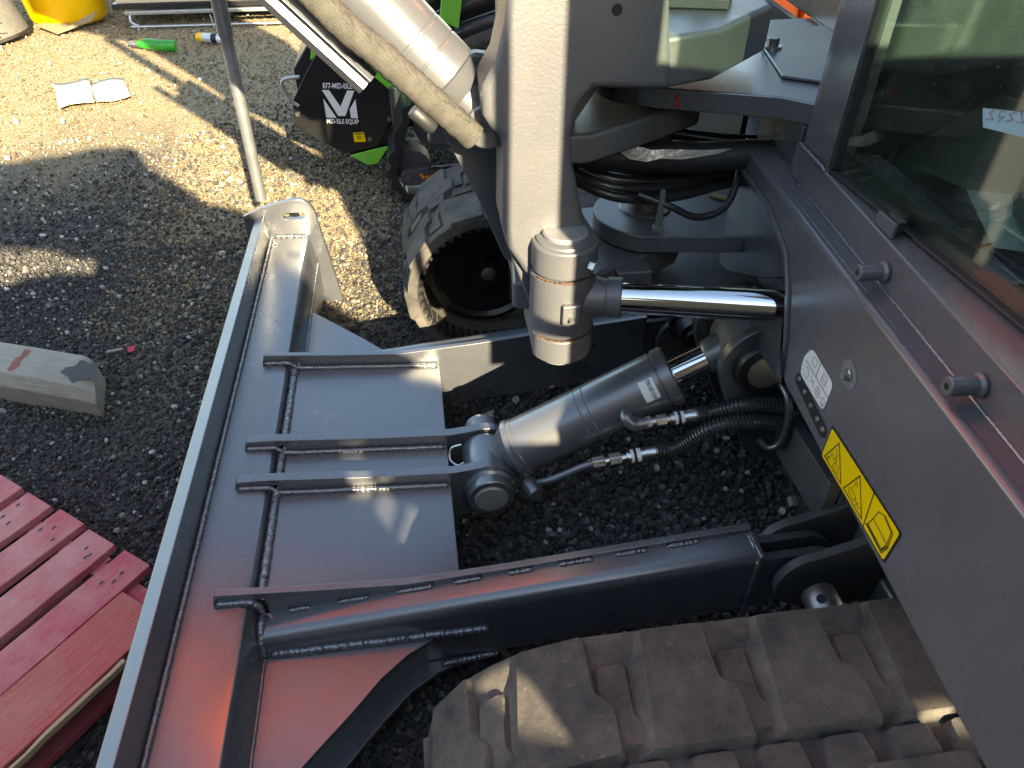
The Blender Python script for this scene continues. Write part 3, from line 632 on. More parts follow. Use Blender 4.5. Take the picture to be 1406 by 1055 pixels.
part('pin_nut', hexa((0.795, 0.782, 0.272), (0.795, 0.765, 0.272), 0.015), ZINC, ap, bevel=0.001)
part('bolt_head', hexa((0.775, 0.990, 0.395), (0.775, 1.010, 0.405), 0.012), DUSTYP, fr, bevel=0.002)
part('frame_step', box(0.93, 1.4, 0.70, 0.846, 0.16, 0.30), PAINT, fr, bevel=0.01)
cl = [(0.95, 0.20), (0.83, 0.265), (0.79, 0.295), (0.735, 0.41), (0.690, 0.51), (0.672, 0.57)] + arc(0.775, 0.585, 0.103, 172, 60, 8) + [(1.0, 0.62), (1.0, 0.20)]
for y0 in (1.268, 1.452):
    part('cylinder_clevis', prism(cl, y0, y0 + 0.026), PAINT, fr, bevel=0.003)
part('clevis_pin', lathe((0.775, 1.235, 0.582), (0.775, 1.51, 0.582), [(0, 0.040), (0.004, 0.047), (0.275, 0.047)], 32), STEEL, fr, smooth=40)
part('pin_boss', lathe((0.775, 1.243, 0.582), (0.775, 1.267, 0.582), [(0, 0.049), (0.0005, 0.066), (0.004, 0.070), (0.024, 0.074)], 32), BLKPAINT, fr, smooth=40)
part('hose_clamp_loop', tube(smoothpath([(0.815, 1.266, 0.53), (0.815, 1.235, 0.545), (0.822, 1.198, 0.525), (0.826, 1.180, 0.47), (0.82, 1.175, 0.41), (0.80, 1.185, 0.385), (0.778, 1.20, 0.40)], 6), 0.0085, 12), PAINT, fr, smooth=50)
part('far_pivot_knob', lathe((0.80, 1.80, 0.345), (0.80, 1.70, 0.345), [(0, 0.06), (0.02, 0.06), (0.025, 0.045), (0.08, 0.045), (0.085, 0.03), (0.1, 0.03)], 28), BLKPAINT, fr, smooth=35)
part('swing_ring_base', lathe((1.35, 1.38, 0.55), (1.35, 1.38, 0.72), [(0, 0.50), (0.10, 0.50), (0.11, 0.44), (0.17, 0.44)], 48), PAINT, fr, smooth=35)

# ---- swing bracket mounts of the upper structure (o, a, z frame)
def wp(name, poly, lo, hi, plane, mat, parent, **k): return part(name, prism(poly, lo, hi, plane, W), mat, parent, **k)
uf = wp('upper_frame', [(0.66, 0.55), (1.9, 0.55), (1.9, 2.5), (0.72, 2.5), (0.72, 1.9), (0.66, 1.72)], 0.72, 0.80, 'xy', PAINT, None, bevel=0.006)
piv = (0.42, 1.73)
lowp = [(0.75, 1.555), (0.75, 1.86)] + arc(piv[0] + 0.01, piv[1] - 0.02, 0.145, 90, 250, 14)
wp('lower_swing_plate', lowp, 0.755, 0.800, 'xy', CAST, uf, bevel=0.004)
lowp2 = [(0.75, 1.545), (0.75, 1.87)] + arc(piv[0] + 0.02, piv[1] - 0.02, 0.135, 90, 250, 14)
wp('lower_swing_plate', lowp2, 0.585, 0.630, 'xy', CAST, uf, bevel=0.004)
uppp = [(0.95, 1.44), (0.95, 2.15), (0.55, 2.1)] + arc(piv[0], piv[1], 0.165, 100, 225, 12) + [(0.38, 1.575), (0.62, 1.505), (0.70, 1.44)]
wp('upper_swing_plate', uppp, 1.105, 1.150, 'xy', PAINT, uf, bevel=0.004)
wp('cover_plate', [(0.66, 1.62), (0.94, 1.46), (0.94, 2.05), (0.70, 1.95)], 1.152, 1.158, 'xy', PAINT, uf, bevel=0.001)
part('pivot_boss', lathe(W((*piv, 0.79)), W((*piv, 0.835)), [(0, 0.070), (0.012, 0.068), (0.016, 0.064), (0.020, 0.02)], 36), CAST, uf, smooth=35)
part('pivot_pin', cyl(W((*piv, 0.55)), W((*piv, 1.10)), 0.045), STEEL, uf, smooth=35)
wsh = part('bolt_washer', cyl(W((0.705, 1.835, 1.158)), W((0.705, 1.835, 1.163)), 0.024), ZINC, uf)
part('bolt_head', hexa(W((0.705, 1.835, 1.163)), W((0.705, 1.835, 1.180)), 0.015), PAINT, uf, bevel=0.001)
# upright post plate behind the apron
wp('post_plate', [(0.66, 1.104), (0.66, 0.801), (0.70, 0.801), (0.70, 1.104)], 1.20, 1.70, 'yz', PAINT, uf) if False else None
def az(name, poly, o0, o1, mat, parent, **k):
    """outline in (a, z), thickness along o."""
    return part(name, prism(poly, o0, o1, 'yz', W), mat, parent, **k)
post = [(1.20, 0.98), (1.20, 0.90), (1.285, 0.855), (1.40, 0.78), (1.62, 0.67), (1.685, 0.66)] + [(1.70, 0.70), (1.705, 0.98)]
az('post_plate', [(1.463, 1.104), (1.463, 0.99), (1.705, 0.99), (1.70, 1.03), (1.72, 1.075), (1.76, 1.104)], 0.664, 0.690, PAINT, uf, bevel=0.003)
az('post_plate', post, 0.628, 0.652, PAINT, uf, bevel=0.003)
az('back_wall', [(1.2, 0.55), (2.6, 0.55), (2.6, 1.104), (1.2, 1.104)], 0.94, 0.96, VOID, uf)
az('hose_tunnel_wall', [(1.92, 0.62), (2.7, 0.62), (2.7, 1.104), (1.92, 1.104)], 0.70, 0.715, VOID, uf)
az('side_cover', [(1.62, 1.152), (2.5, 1.152), (2.5, 1.9), (1.72, 1.9)], 0.905, 0.93, PAINT, uf, bevel=0.01)
wp('brass_strip', [(0.60, 1.78), (0.70, 1.70), (0.715, 1.72), (0.615, 1.80)], 0.802, 0.807, 'xy', OLIVE, uf)
part('yellow_strut', tube([W((0.74, 1.78, 0.90)), W((0.70, 1.86, 1.10))], 0.010, 10), OLIVE, uf)
# hydraulic hoses looping through the swing post
for i in range(9):
    t = i / 8; y = 0.06 + random.uniform(-0.01, 0.01); zz = 0.900 + 0.065 * t
    pth = [W((0.80, 1.66 + 0.05 * t + y, zz - 0.01)), W((0.62, 1.62 + 0.10 * t + y, zz - 0.012)), W((0.45, 1.56 + 0.20 * t + y, zz - 0.02 + 0.02 * t)), W((0.30, 1.58 + 0.24 * t, zz + 0.005)), W((0.18, 1.66 + 0.24 * t, zz + 0.04)), W((0.08, 1.75 + 0.2 * t, zz + 0.10))]
    part('hydraulic_hose', tube(smoothpath(pth, 8), 0.0125 + 0.002 * (i % 3), 12), BLACK, uf, smooth=50)
pth = [W((0.62, 1.68, 0.98)), W((0.60, 1.60, 0.93)), W((0.565, 1.555, 0.88)), W((0.50, 1.54, 0.865)), W((0.43, 1.54, 0.895)), W((0.36, 1.56, 0.915))]
part('braided_hose', tube(smoothpath(pth, 8), 0.0085, 12), BLACK, uf, smooth=50)
part('hose_guard_pad', tube([W((0.80, 1.60, 1.0)), W((0.50, 1.60, 0.985)), W((0.26, 1.62, 0.985)), W((0.12, 1.68, 1.0))], [0.03, 0.035, 0.035, 0.03], 14), BLKPL, uf, smooth=50)
part('silver_wrap', mesh([W(p) for p in ((0.30, 1.575, 1.018), (0.34, 1.565, 1.030), (0.38, 1.566, 1.018), (0.42, 1.563, 1.020), (0.50, 1.562, 1.017), (0.56, 1.562, 1.020), (0.33, 1.562, 1.000), (0.37, 1.558, 0.994), (0.40, 1.559, 1.001), (0.45, 1.558, 0.998), (0.53, 1.560, 1.009))], [[0, 1, 6], [1, 2, 7, 6], [2, 3, 8, 7], [3, 4, 9, 8], [4, 5, 10, 9]]), FOIL, uf)
part('cable_tie', box(0.405, 0.418, 1.535, 1.548, 0.83, 0.935, W), TIE, uf, bevel=0.003)
part('cable_tie', box(0.400, 0.424, 1.532, 1.552, 0.830, 0.845, W), TIE, uf, bevel=0.003)

# ---- apron and cab
apron = [(0.10, 0.70), (1.128, 0.70), (1.140, 0.715), (1.156, 0.78), (1.206, 0.870), (1.262, 0.925), (1.40, 0.958), (1.655, 0.958), (1.665, 0.985), (1.66, 1.006), (1.50, 1.008), (0.10, 1.012)]
apr = az('apron', apron, 0.605, 0.627, PAINT_CAB, None, bevel=0.010, seg=3)
part('apron_ledge', prism([(0.62, 0.10), (0.665, 0.10), (0.665, 1.42), (0.70, 1.62), (0.62, 1.655)], 0.985, 1.009, 'xy', W), PAINT_CAB, apr, bevel=0.003)
az('lip_flange', [(1.118, 0.700), (1.142, 0.700), (1.160, 0.78), (1.210, 0.872), (1.266, 0.929), (1.402, 0.962), (1.66, 0.962), (1.66, 0.951), (1.405, 0.950), (1.272, 0.917), (1.219, 0.864), (1.170, 0.776), (1.152, 0.70)], 0.600, 0.70, PAINT_CAB, apr, bevel=0.002)
az('rod_gusset', [(1.44, 0.635), (1.415, 0.628), (1.185, 0.648), (1.158, 0.672), (1.150, 0.79), (1.44, 0.74)], 0.628, 0.640, PAINT, apr, bevel=0.002)
T_a = shiftT(lambda p, q: W((0.6042, p, q)))
T_b = shiftT(lambda p, q: W((0.6036, p, q)))
T_c = shiftT(lambda p, q: W((0.6030, p, q)))
flat(arc(0.934, 0.752, 0.011, 200, 20 - 360 + 360, 8)[::1] if False else [(p, q) for p, q in roundpoly([(0.922, 0.738), (0.940, 0.728), (1.084, 0.742), (1.083, 0.766), (1.062, 0.768), (0.925, 0.758)], 0.010, 4)], T_a, 'slot', VOID, apr)
for a_, z_ in ((1.068, 0.758), (1.035, 0.752), (1.0, 0.748), (0.965, 0.746), (0.938, 0.745)): part('slot_bolt', lathe(W((0.606, a_, z_)), W((0.600, a_, z_)), [(0, 0.007), (0.004, 0.006), (0.005, 0.003)], 12), STEEL, apr, smooth=40)
wd = flat(roundpoly([(0.958, 0.772), (0.955, 0.838), (1.058, 0.840), (1.078, 0.806), (1.074, 0.768)][::-1], 0.014, 4), T_a, 'white_decal', WHITE, apr)
# the decal reads with its top toward larger z; p grows away from the camera, so the reading axis is -a
ic = [[(1.066, 0.806), (0.958, 0.806)], [(1.015, 0.840), (1.015, 0.806)]]
def circ(a_, z_, r, n=10, a0=0, a1=360): return arc(a_, z_, r, a0, a1, n)
ic += [circ(1.052, 0.788, 0.011, 8, 40, 300), circ(0.993, 0.788, 0.010), circ(0.993, 0.788, 0.004), circ(0.968, 0.787, 0.007), [(0.975, 0.78), (0.962, 0.776)], [(1.03, 0.798), (1.024, 0.786), (1.018, 0.794), (1.012, 0.782)],
       [(1.045, 0.825), (1.04, 0.833), (1.028, 0.833), (1.024, 0.825), (1.03, 0.817), (1.04, 0.817), (1.045, 0.825)], [(0.995, 0.832), (0.978, 0.832), (0.978, 0.814), (0.995, 0.814), (0.995, 0.832)], [(0.993, 0.822), (0.98, 0.822)]]
ribbons(ic[:2], 0.0016, T_b, 'decal_border', INK, wd); ribbons(ic[2:], 0.0013, T_b, 'decal_print', GREYINK, wd)
rect = [(0.665, 0.722), (0.667, 0.794), (0.904, 0.776), (0.918, 0.745), (0.912, 0.704), (0.735, 0.713)]
rect = [(0.668, 0.722), (0.664, 0.792), (0.912, 0.774), (0.913, 0.706)]
yb = flat(roundpoly([(0.664, 0.719), (0.660, 0.796), (0.916, 0.778), (0.917, 0.702)], 0.006, 3), T_a, 'warning_decal', INK, apr)
flat(roundpoly([(0.668, 0.722), (0.664, 0.792), (0.912, 0.774), (0.913, 0.706)], 0.006, 3), T_b, 'warning_yellow', YELLOW, yb)
def yq(u, v):
    """u 0..1 along the decal from its far end, v 0..1 upward."""
    a0 = 0.913 - 0.249 * u; lo = 0.706 + 0.016 * u; hi = 0.774 + 0.018 * u; return (a0, lo + (hi - lo) * v)
YL = [[yq(0.70, 0.0), yq(0.66, 1.0)]]
tri = lambda c: [yq(c - 0.14, 0.08), yq(c + 0.165, 0.08), yq(c + 0.04, 0.86), yq(c - 0.14, 0.08)]
YL += [[yq(0.04, 0.10), yq(0.325, 0.10), yq(0.145, 0.92), yq(0.04, 0.10)], [yq(0.37, 0.10), yq(0.655, 0.10), yq(0.475, 0.92), yq(0.37, 0.10)]]
ribbons(YL, 0.0022, T_c, 'warning_border', INK, yb)
thin = [[yq(0.09, 0.2), yq(0.12, 0.45), yq(0.16, 0.35), yq(0.18, 0.6), yq(0.14, 0.7)], [yq(0.17, 0.18), yq(0.26, 0.18), yq(0.24, 0.34), yq(0.18, 0.34), yq(0.17, 0.18)], [yq(0.20, 0.4), yq(0.15, 0.55)], circ(*yq(0.085, 0.19), 0.0035, 8),
        [yq(0.43, 0.2), yq(0.52, 0.2), yq(0.52, 0.36), yq(0.43, 0.36), yq(0.43, 0.2)], [yq(0.52, 0.3), yq(0.58, 0.2), yq(0.60, 0.26)], [yq(0.46, 0.42), yq(0.47, 0.7), yq(0.50, 0.6)], [yq(0.54, 0.16), yq(0.57, 0.3)]]
ribbons(thin, 0.0011, T_c, 'warning_figures', INK, yb)['kind'] = 'stuff'
book = [[yq(0.73, 0.22), yq(0.93, 0.16), yq(0.95, 0.42), yq(0.75, 0.50), yq(0.73, 0.22)], [yq(0.75, 0.50), yq(0.77, 0.80), yq(0.82, 0.88), yq(0.94, 0.78), yq(0.95, 0.42)], [yq(0.72, 0.19), yq(0.93, 0.12), yq(0.965, 0.42), yq(0.955, 0.80), yq(0.83, 0.92)], [yq(0.71, 0.16), yq(0.94, 0.085), yq(0.975, 0.42)]]
ribbons(book, 0.0016, T_c, 'warning_book', INK, yb)
flat([(0.923 + 0.027 * math.cos(t_) + random.uniform(-0.002, 0.002), 0.886 + 0.025 * math.sin(t_) + random.uniform(-0.002, 0.002)) for t_ in np.linspace(0, 6.28, 22)[:-1]], T_a, 'primer_spot', simple('grey_primer', (0.19, 0.19, 0.20), 0.8, nb=(120, 0.3), var=0.2), apr)
sb_ = part('sheet_bolt', lathe(W((0.604, 0.922, 0.886)), W((0.590, 0.922, 0.886)), [(0, 0.011), (0.003, 0.011), (0.004, 0.008), (0.012, 0.008)], 8), ZINC, apr)

cab = az('cab', [(0.12, 1.0095), (1.45, 1.0095), (1.45, 1.07), (1.30, 1.078), (0.12, 1.078)], 0.652, 0.80, PAINT_CAB, None, bevel=0.004)
pil = [(0.655, 1.298), (0.665, 1.32), (0.658, 1.40), (0.664, 1.445), (0.70, 1.462), (0.745, 1.462), (0.745, 1.40), (0.700, 1.296)]
part('front_pillar', prism(pil, 1.010, 2.40, 'xy', W), PAINT_CAB, cab, bevel=0.006)
part('front_pillar', prism([(0.612, 0.09), (0.630, 0.20), (0.66, 0.24), (0.72, 0.24), (0.76, 0.20), (0.76, 0.09)], 1.079, 2.40, 'xy', W), PAINT_CAB, cab, bevel=0.006)
ms = part('mirror_stay', tube(smoothpath([W((0.66, 0.10, 1.30)), W((0.55, 0.08, 1.34)), W((0.502, 0.075, 1.45)), W((0.502, 0.075, 1.9)), W((0.502, 0.075, 2.2)), W((0.60, 0.09, 2.34))], 8), 0.0165, 12), BLKPL, cab, smooth=50)
go = lambda a_, d=0.0: 0.700 - (a_ - 1.0) * 0.122 + d        # the windscreen bows back toward the door side
def screen(name, a0, a1, d0, d1, z0, z1, mat, **k): return part(name, prism([(go(a0, d0), a0), (go(a1, d0), a1), (go(a1, d1), a1), (go(a0, d1), a0)], z0, z1, 'xy', W), mat, cab, **k)
screen('window_pane', 0.242, 1.294, 0.0, 0.005, 1.085, 2.36, GLASS)
screen('window_rubber', 0.242, 1.294, -0.008, 0.012, 1.0785, 1.086, BLKPL, bevel=0.002)
screen('window_rubber', 1.284, 1.295, -0.010, 0.012, 1.087, 2.36, BLKPL, bevel=0.002)
screen('window_frit', 0.245, 1.28, 0.006, 0.0075, 1.087, 1.125, BLKPL)
screen('window_rail', 0.25, 1.28, 0.024, 0.044, 1.052, 1.10, simple('green_grey_rail', (0.10, 0.13, 0.11), 0.35, 0.4), bevel=0.004)
for a_ in (1.0, 0.712):
    bs = part('mounting_boss', lathe(W((0.650, a_, 1.036)), W((0.604, a_, 1.036)), [(0, 0.017), (0.004, 0.0175), (0.008, 0.0135), (0.044, 0.0135), (0.046, 0.012)], 24), PAINT_CAB, cab, smooth=35)
    part('boss_hole', lathe(W((0.6045, a_, 1.036)), W((0.6032, a_, 1.036)), [(0, 0.0055), (0.001, 0.005)], 16), VOID, bs)
az('sill_bracket', [(1.03, 1.079), (1.09, 1.079), (1.09, 1.100), (1.03, 1.104)], 0.658, 0.664, PAINT_CAB, cab, bevel=0.001)
az('sill_bumper', [(1.035, 1.080), (1.075, 1.080), (1.075, 1.106), (1.035, 1.106)], 0.665, 0.680, BLKPL, cab, bevel=0.003)
pweld(cab, [W((0.651, 0.15 + 0.02 * i, 1.0105)) for i in range(63)], 0.0032, mat=WELD, ripple=0.12)
pweld(cab, [W((0.654, 1.30 + 0.01 * i, 1.078)) for i in range(15)], 0.005)
part('cab_roof', box(0.62, 1.85, 0.08, 1.50, 2.40, 2.52, W), PAINT_CAB, cab, bevel=0.02)
part('cab_floor', box(0.81, 1.80, 0.16, 1.44, 1.00, 1.02, W), GREYPAN, cab)
part('rear_wall', box(1.78, 1.82, 0.14, 1.46, 1.02, 1.75, W), GREYPAN, cab)
for o_, a_ in ((1.74, 0.14), (1.74, 1.38)): part('rear_pillar', box(o_, o_ + 0.08, a_, a_ + 0.08, 1.02, 2.40, W), PAINT_CAB, cab, bevel=0.006)
part('door_pillar', box(1.50, 1.56, 0.14, 0.19, 1.02, 2.40, W), PAINT_CAB, cab)
part('side_panel', box(0.80, 1.78, 1.44, 1.462, 1.02, 1.30, W), PAINT_CAB, cab)
part('interior_trim', box(0.76, 1.74, 1.385, 1.438, 1.02, 1.46, W), simple('grey_trim_plastic', (0.022, 0.028, 0.028), 0.7, s=0.2, nb=(260, 0.9), var=0.35), cab, bevel=0.02)
part('side_pane', box(0.80, 1.74, 1.448, 1.453, 1.47, 2.40, W), GLASS, cab)
part('door_panel', box(0.76, 1.74, 0.14, 0.17, 1.00, 1.86, W), PAINT_CAB, cab)
part('door_pane', box(0.76, 1.50, 0.152, 0.157, 1.861, 2.40, W), GLASS, cab)
st = part('seat', box(1.20, 1.66, 0.55, 1.05, 1.30, 1.42, W), simple('seat_cloth', (0.07, 0.072, 0.07), 0.85, nb=(200, 0.5), var=0.2), cab, bevel=0.03); part('backrest', box(1.60, 1.74, 0.55, 1.05, 1.42, 2.05, W), BLKPL, st, bevel=0.04)
con = part('control_console', prism([(0.80, 1.02), (1.05, 1.02), (1.10, 1.16), (0.98, 1.20), (0.84, 1.10)], 1.02, 1.38, 'xz', W), GREYPAN, cab, bevel=0.02)
part('foot_pedal', prism([(0.80, 1.06), (0.94, 1.12), (0.94, 1.135), (0.80, 1.075)], 0.78, 0.90, 'xz', W), BLKPL, cab, bevel=0.006)
part('travel_lever', tube(smoothpath([W((0.86, 0.84, 1.06)), W((0.88, 0.84, 1.3)), W((0.98, 0.84, 1.42))], 6), 0.010, 10), BLKPL, cab, smooth=50)
part('plastic_film', mesh([W(p) for p in ((0.76, 1.26, 1.115), (0.80, 1.10, 1.13), (0.78, 0.96, 1.10), (0.90, 1.24, 1.09), (0.93, 1.08, 1.12), (0.92, 0.95, 1.08))], [[0, 1, 4, 3], [1, 2, 5, 4]]), simple('green_film', (0.03, 0.06, 0.05), 0.25), cab)
# hand-written tape stuck inside the window
tpp = [(0.850, 1.302), (0.982, 1.278), (0.996, 1.300), (0.850, 1.338)]
tp = part('paper_tape', mesh([W((go(a_, -0.0015), a_, z_)) for a_, z_ in tpp] + [W((go(a_, -0.0005), a_, z_)) for a_, z_ in tpp], [[0, 1, 2, 3], [4, 5, 6, 7], [0, 1, 5, 4], [1, 2, 6, 5], [2, 3, 7, 6], [3, 0, 4, 7]]), TAPE, cab)
T_t = shiftT(lambda p, q: W((go(p, -0.0022), p, q)))
ribbons([[(0.972 + x - 0.87, 1.300 + (z - 1.283) - (x - 0.87) * 0.22) for x, z in ln] for ln in ([(0.870, 1.290), (0.878, 1.284), (0.868, 1.276), (0.880, 1.275)], [(0.852, 1.288), (0.862, 1.290), (0.860, 1.280), (0.852, 1.282), (0.858, 1.274)], [(0.835, 1.290), (0.845, 1.286), (0.836, 1.280), (0.846, 1.276)], [(0.818, 1.292), (0.828, 1.290), (0.818, 1.278), (0.829, 1.278)])], 0.0016, T_t, 'tape_handwriting', GREYINK, tp)

# ---- swing bracket (king post)
colp = [(0.205, 1.80), (0.190, 1.45), (0.176, 1.325), (0.160, 1.262), (0.133, 1.218), (0.133, 1.163), (0.150, 1.135), (0.171, 1.118), (0.168, 0.935), (0.180, 0.88), (0.225, 0.80), (0.30, 0.80), (0.345, 0.86), (0.352, 0.90), (0.333, 0.975), (0.312, 1.06), (0.306, 1.12), (0.316, 1.175), (0.345, 1.205), (0.497, 1.195), (0.480, 1.30), (0.455, 1.45), (0.43, 1.80)]
sw = part('swing_bracket', prism(colp, 1.372, 1.50), CAST, bevel=0.016, seg=4)
part('post_core', prism([(0.22, 0.66), (0.34, 0.66), (0.34, 1.10), (0.42, 1.22), (0.42, 1.80), (0.20, 1.80), (0.20, 1.1)], 1.49, 1.74), CAST, sw, bevel=0.012)
part('upper_clevis_arm', prism([(0.22, 1.44), (0.48, 1.385), (0.60, 1.43), (0.775, 1.60), (0.80, 1.70), (0.74, 1.84), (0.56, 1.90), (0.30, 1.80)], 1.192, 1.288, 'xy'), CAST, sw, bevel=0.014, seg=4)
cap_l = part('lock_tab', prism([(0.52, 1.60), (0.66, 1.56), (0.70, 1.64), (0.56, 1.70)], 1.289, 1.311, 'xy'), CAST, sw, bevel=0.004)
part('lock_bolt', hexa((0.625, 1.618, 1.311), (0.625, 1.618, 1.341), 0.024), CAST, cap_l, bevel=0.003)
part('middle_clevis_arm', prism([(0.20, 1.44), (0.36, 1.435), (0.55, 1.545), (0.66, 1.62), (0.69, 1.70), (0.60, 1.82), (0.24, 1.80)], 1.030, 1.094, 'xy'), CAST, sw, bevel=0.012, seg=3)
part('lower_clevis_arm', prism([(0.20, 1.45), (0.30, 1.42), (0.42, 1.47), (0.54, 1.53), (0.65, 1.60), (0.70, 1.69), (0.60, 1.82), (0.24, 1.80)], 0.672, 0.748, 'xy'), CAST, sw, bevel=0.010, seg=3)
tb = part('bolt_tab', prism([(0.455, 0.68), (0.545, 0.68), (0.545, 0.742), (0.455, 0.742)], 1.465, 1.53), CAST, sw, bevel=0.006)
part('tab_bolt', hexa((0.513, 1.465, 0.712), (0.513, 1.452, 0.712), 0.010), RUST, tb)
PX, PY = 0.300, 1.360
ear = lambda r, x0: [(x0, 1.50), (x0, 1.40)] + arc(PX, PY, r, 200, 380, 14) + [(0.36, 1.50)]
part('clevis_ear', prism(ear(0.073, 0.226), 0.838, 0.905, 'xy'), CAST, sw, bevel=0.007, seg=3)
part('clevis_ear', prism(ear(0.073, 0.235), 0.617, 0.682, 'xy'), CAST, sw, bevel=0.007, seg=3)
part('ear_web', prism([(0.169, 0.955), (0.180, 0.875), (0.238, 0.700), (0.255, 0.645), (0.285, 0.62), (0.295, 0.68), (0.245, 0.79), (0.26, 0.95)], 1.40, 1.52), CAST, sw, bevel=0.008, seg=3)
part('swing_pin', lathe((PX, PY, 0.60), (PX, PY, 0.9165), [(0, 0.050), (0.315, 0.050), (0.320, 0.0495), (0.323, 0.046)], 36), PINST, sw, smooth=35)
part('pin_collar', lathe((PX, PY, 0.900), (PX, PY, 0.914), [(0, 0.066), (0.010, 0.062), (0.014, 0.0515)], 36), CAST, sw, smooth=35)
part('pin_bolt', hexa((0.345, 1.302, 0.868), (0.356, 1.289, 0.868), 0.0155), ZINC, sw, bevel=0.002)
part('ear_tag', prism([(0.222, 1.42), (0.252, 1.405), (0.262, 1.425), (0.235, 1.445)], 0.9052, 0.9065, 'xy'), simple('pink_white_tag', (0.7, 0.5, 0.5), 0.6, var=0.4), sw)
part('tie_down_hole', lathe((0.375, 1.3715, 1.34), (0.375, 1.3708, 1.34), [(0, 0.010), (0.0007, 0.009)], 16), VOID, sw)
part('web_plate', prism([(0.048, 1.095), (0.10, 1.090), (0.148, 1.055), (0.21, 1.06), (0.24, 0.70), (0.198, 0.735), (0.142, 0.885)], 1.585, 1.615), CAST, sw, bevel=0.004)
part('cylinder_foot', prism([(0.03, 1.02), (0.20, 1.0), (0.21, 1.20), (0.14, 1.21), (0.05, 1.14)], 1.62, 1.66), CAST, sw, bevel=0.008)
part('grease_seal', tube(smoothpath([(0.535, 1.452, 1.160), (0.538, 1.446, 1.156), (0.536, 1.444, 1.146), (0.538, 1.445, 1.136)], 4), 0.0045, 8, wob=0.3), REDCAP, sw, smooth=60)
pweld(sw, [(PX + 0.0735 * math.cos(R(a)), PY + 0.0735 * math.sin(R(a)), 0.836) for a in range(205, 360, 6)], 0.0016, mat=RUST, ripple=1.2)
pweld(sw, [(PX + 0.0735 * math.cos(R(a)), PY + 0.0735 * math.sin(R(a)), 0.684) for a in range(205, 360, 6)], 0.0016, mat=RUST, ripple=1.2)

# ---- swing cylinder
SA = Vector((PX, PY, 0.762)); SB = Vector((1.275, 1.0225, 0.8265)); sdir = (SB - SA).normalized()
sc_ = part('swing_cylinder', lathe((PX, PY, 0.687), (PX, PY, 0.833), [(0, 0.066), (0.004, 0.073), (0.142, 0.073), (0.146, 0.066)], 36), CAST, smooth=30)
part('rod_neck', lathe(SA, SB, [(0.05, 0.052), (0.075, 0.046), (0.095, 0.041), (0.10, 0.041), (0.102, 0.045), (0.132, 0.045), (0.134, 0.04)], 32), CAST, sc_, smooth=30)
part('rod', cyl(SA + sdir * 0.12, SB, 0.0345, 40), CHROME, sc_, smooth=40)
part('barrel', cyl(SA + sdir * 0.62, SA + sdir * 1.3, 0.06), PAINT, sc_, smooth=40)
gb = part('grease_block', prism([(0.285, 0.735), (0.325, 0.735), (0.325, 0.785), (0.285, 0.785)], 1.275, 1.30), CAST, sc_, bevel=0.004)
part('grease_nipple', lathe((0.305, 1.276, 0.752), (0.303, 1.262, 0.752), [(0, 0.009), (0.004, 0.006), (0.012, 0.005)], 12), STEEL, gb, smooth=40)

# ---- boom, boom cylinder and its guard
D = Vector((-0.69, 0.14, 0.71)).normalized(); B0 = Vector((0.066, 1.50, 1.205))
bo_ = part('boom_cylinder', lathe(B0 - D * 0.13, B0 + D * 1.2, [(0.0, 0.030), (0.02, 0.044), (0.075, 0.046), (0.085, 0.052), (0.115, 0.066), (0.120, 0.073), (0.165, 0.073), (0.167, 0.0715), (0.170, 0.0715), (0.172, 0.073), (0.205, 0.073), (0.207, 0.072), (0.213, 0.072), (0.215, 0.073), (1.1, 0.073)], 48), CYLP, smooth=25)
part('cylinder_eye', cyl(B0 - D * 0.12 + Vector((0, -0.05, 0)), B0 - D * 0.12 + Vector((0, 0.05, 0)), 0.045), CYLP, bo_, bevel=0.005)
part('rod', cyl(B0 + D * 0.98, B0 + D * 1.8, 0.035), CHROME, bo_, smooth=40)
slp = [Vector(p) - Vector((0.016, 0, 0)) for p in ((0.134, 1.425, 1.105), (0.10, 1.42, 1.14), (0.048, 1.415, 1.192), (-0.02, 1.425, 1.255), (-0.085, 1.43, 1.312), (-0.14, 1.44, 1.37), (-0.30, 1.47, 1.53), (-0.6, 1.53, 1.83))]
part('hose_sleeve', tube(resample(smoothpath(slp, 8), 0.008), 0.027, 14, wob=0.05), SLEEVE, bo_, smooth=60)
part('sleeve_clamp', lathe(slp[2] + Vector((-0.03, -0.005, -0.022)), slp[2] + Vector((0.012, -0.005, -0.064)), [(0, 0.012), (0.004, 0.015), (0.05, 0.015), (0.056, 0.010)], 14), BLKPL, bo_, smooth=40)
# channel section guard
gd_ = Vector((-0.70, 0.12, 0.70)).normalized(); gu = Vector((-0.55, -0.55, -0.45)); gu = (gu - gd_ * gu.dot(gd_)).normalized(); gw = gd_.cross(gu).normalized()
G0 = Vector((-0.080, 1.47, 1.200)); gs = [(-0.028, 0.0), (-0.028, 0.012), (0.0, 0.012), (0.003, 0.0), (0.010, -0.018), (0.022, -0.018), (0.028, 0.004), (0.031, 0.003), (0.024, -0.022), (0.008, -0.022), (-0.001, 0.0), (-0.003, 0.008), (-0.025, 0.008), (-0.025, 0.0)]
if gw.x < 0: gw = -gw
vs = [G0 + gw * p + gu * q for p, q in gs] + [G0 + gd_ * 1.0 + gw * p + gu * q for p, q in gs]; n = len(gs)
part('rod_guard', mesh(vs, [list(range(n))[::-1], list(range(n, 2 * n))] + [[i, (i + 1) % n, n + (i + 1) % n, n + i] for i in range(n)]), CYLP, bo_, bevel=0.001)
bd = [(0.42, 1.56), (0.22, 1.41), (0.05, 1.39), (-0.25, 1.56), (-0.55, 1.86), (-0.95, 2.22), (-1.9, 2.46), (-1.95, 2.88), (-0.95, 2.98), (-0.2, 2.82), (0.25, 2.35)]
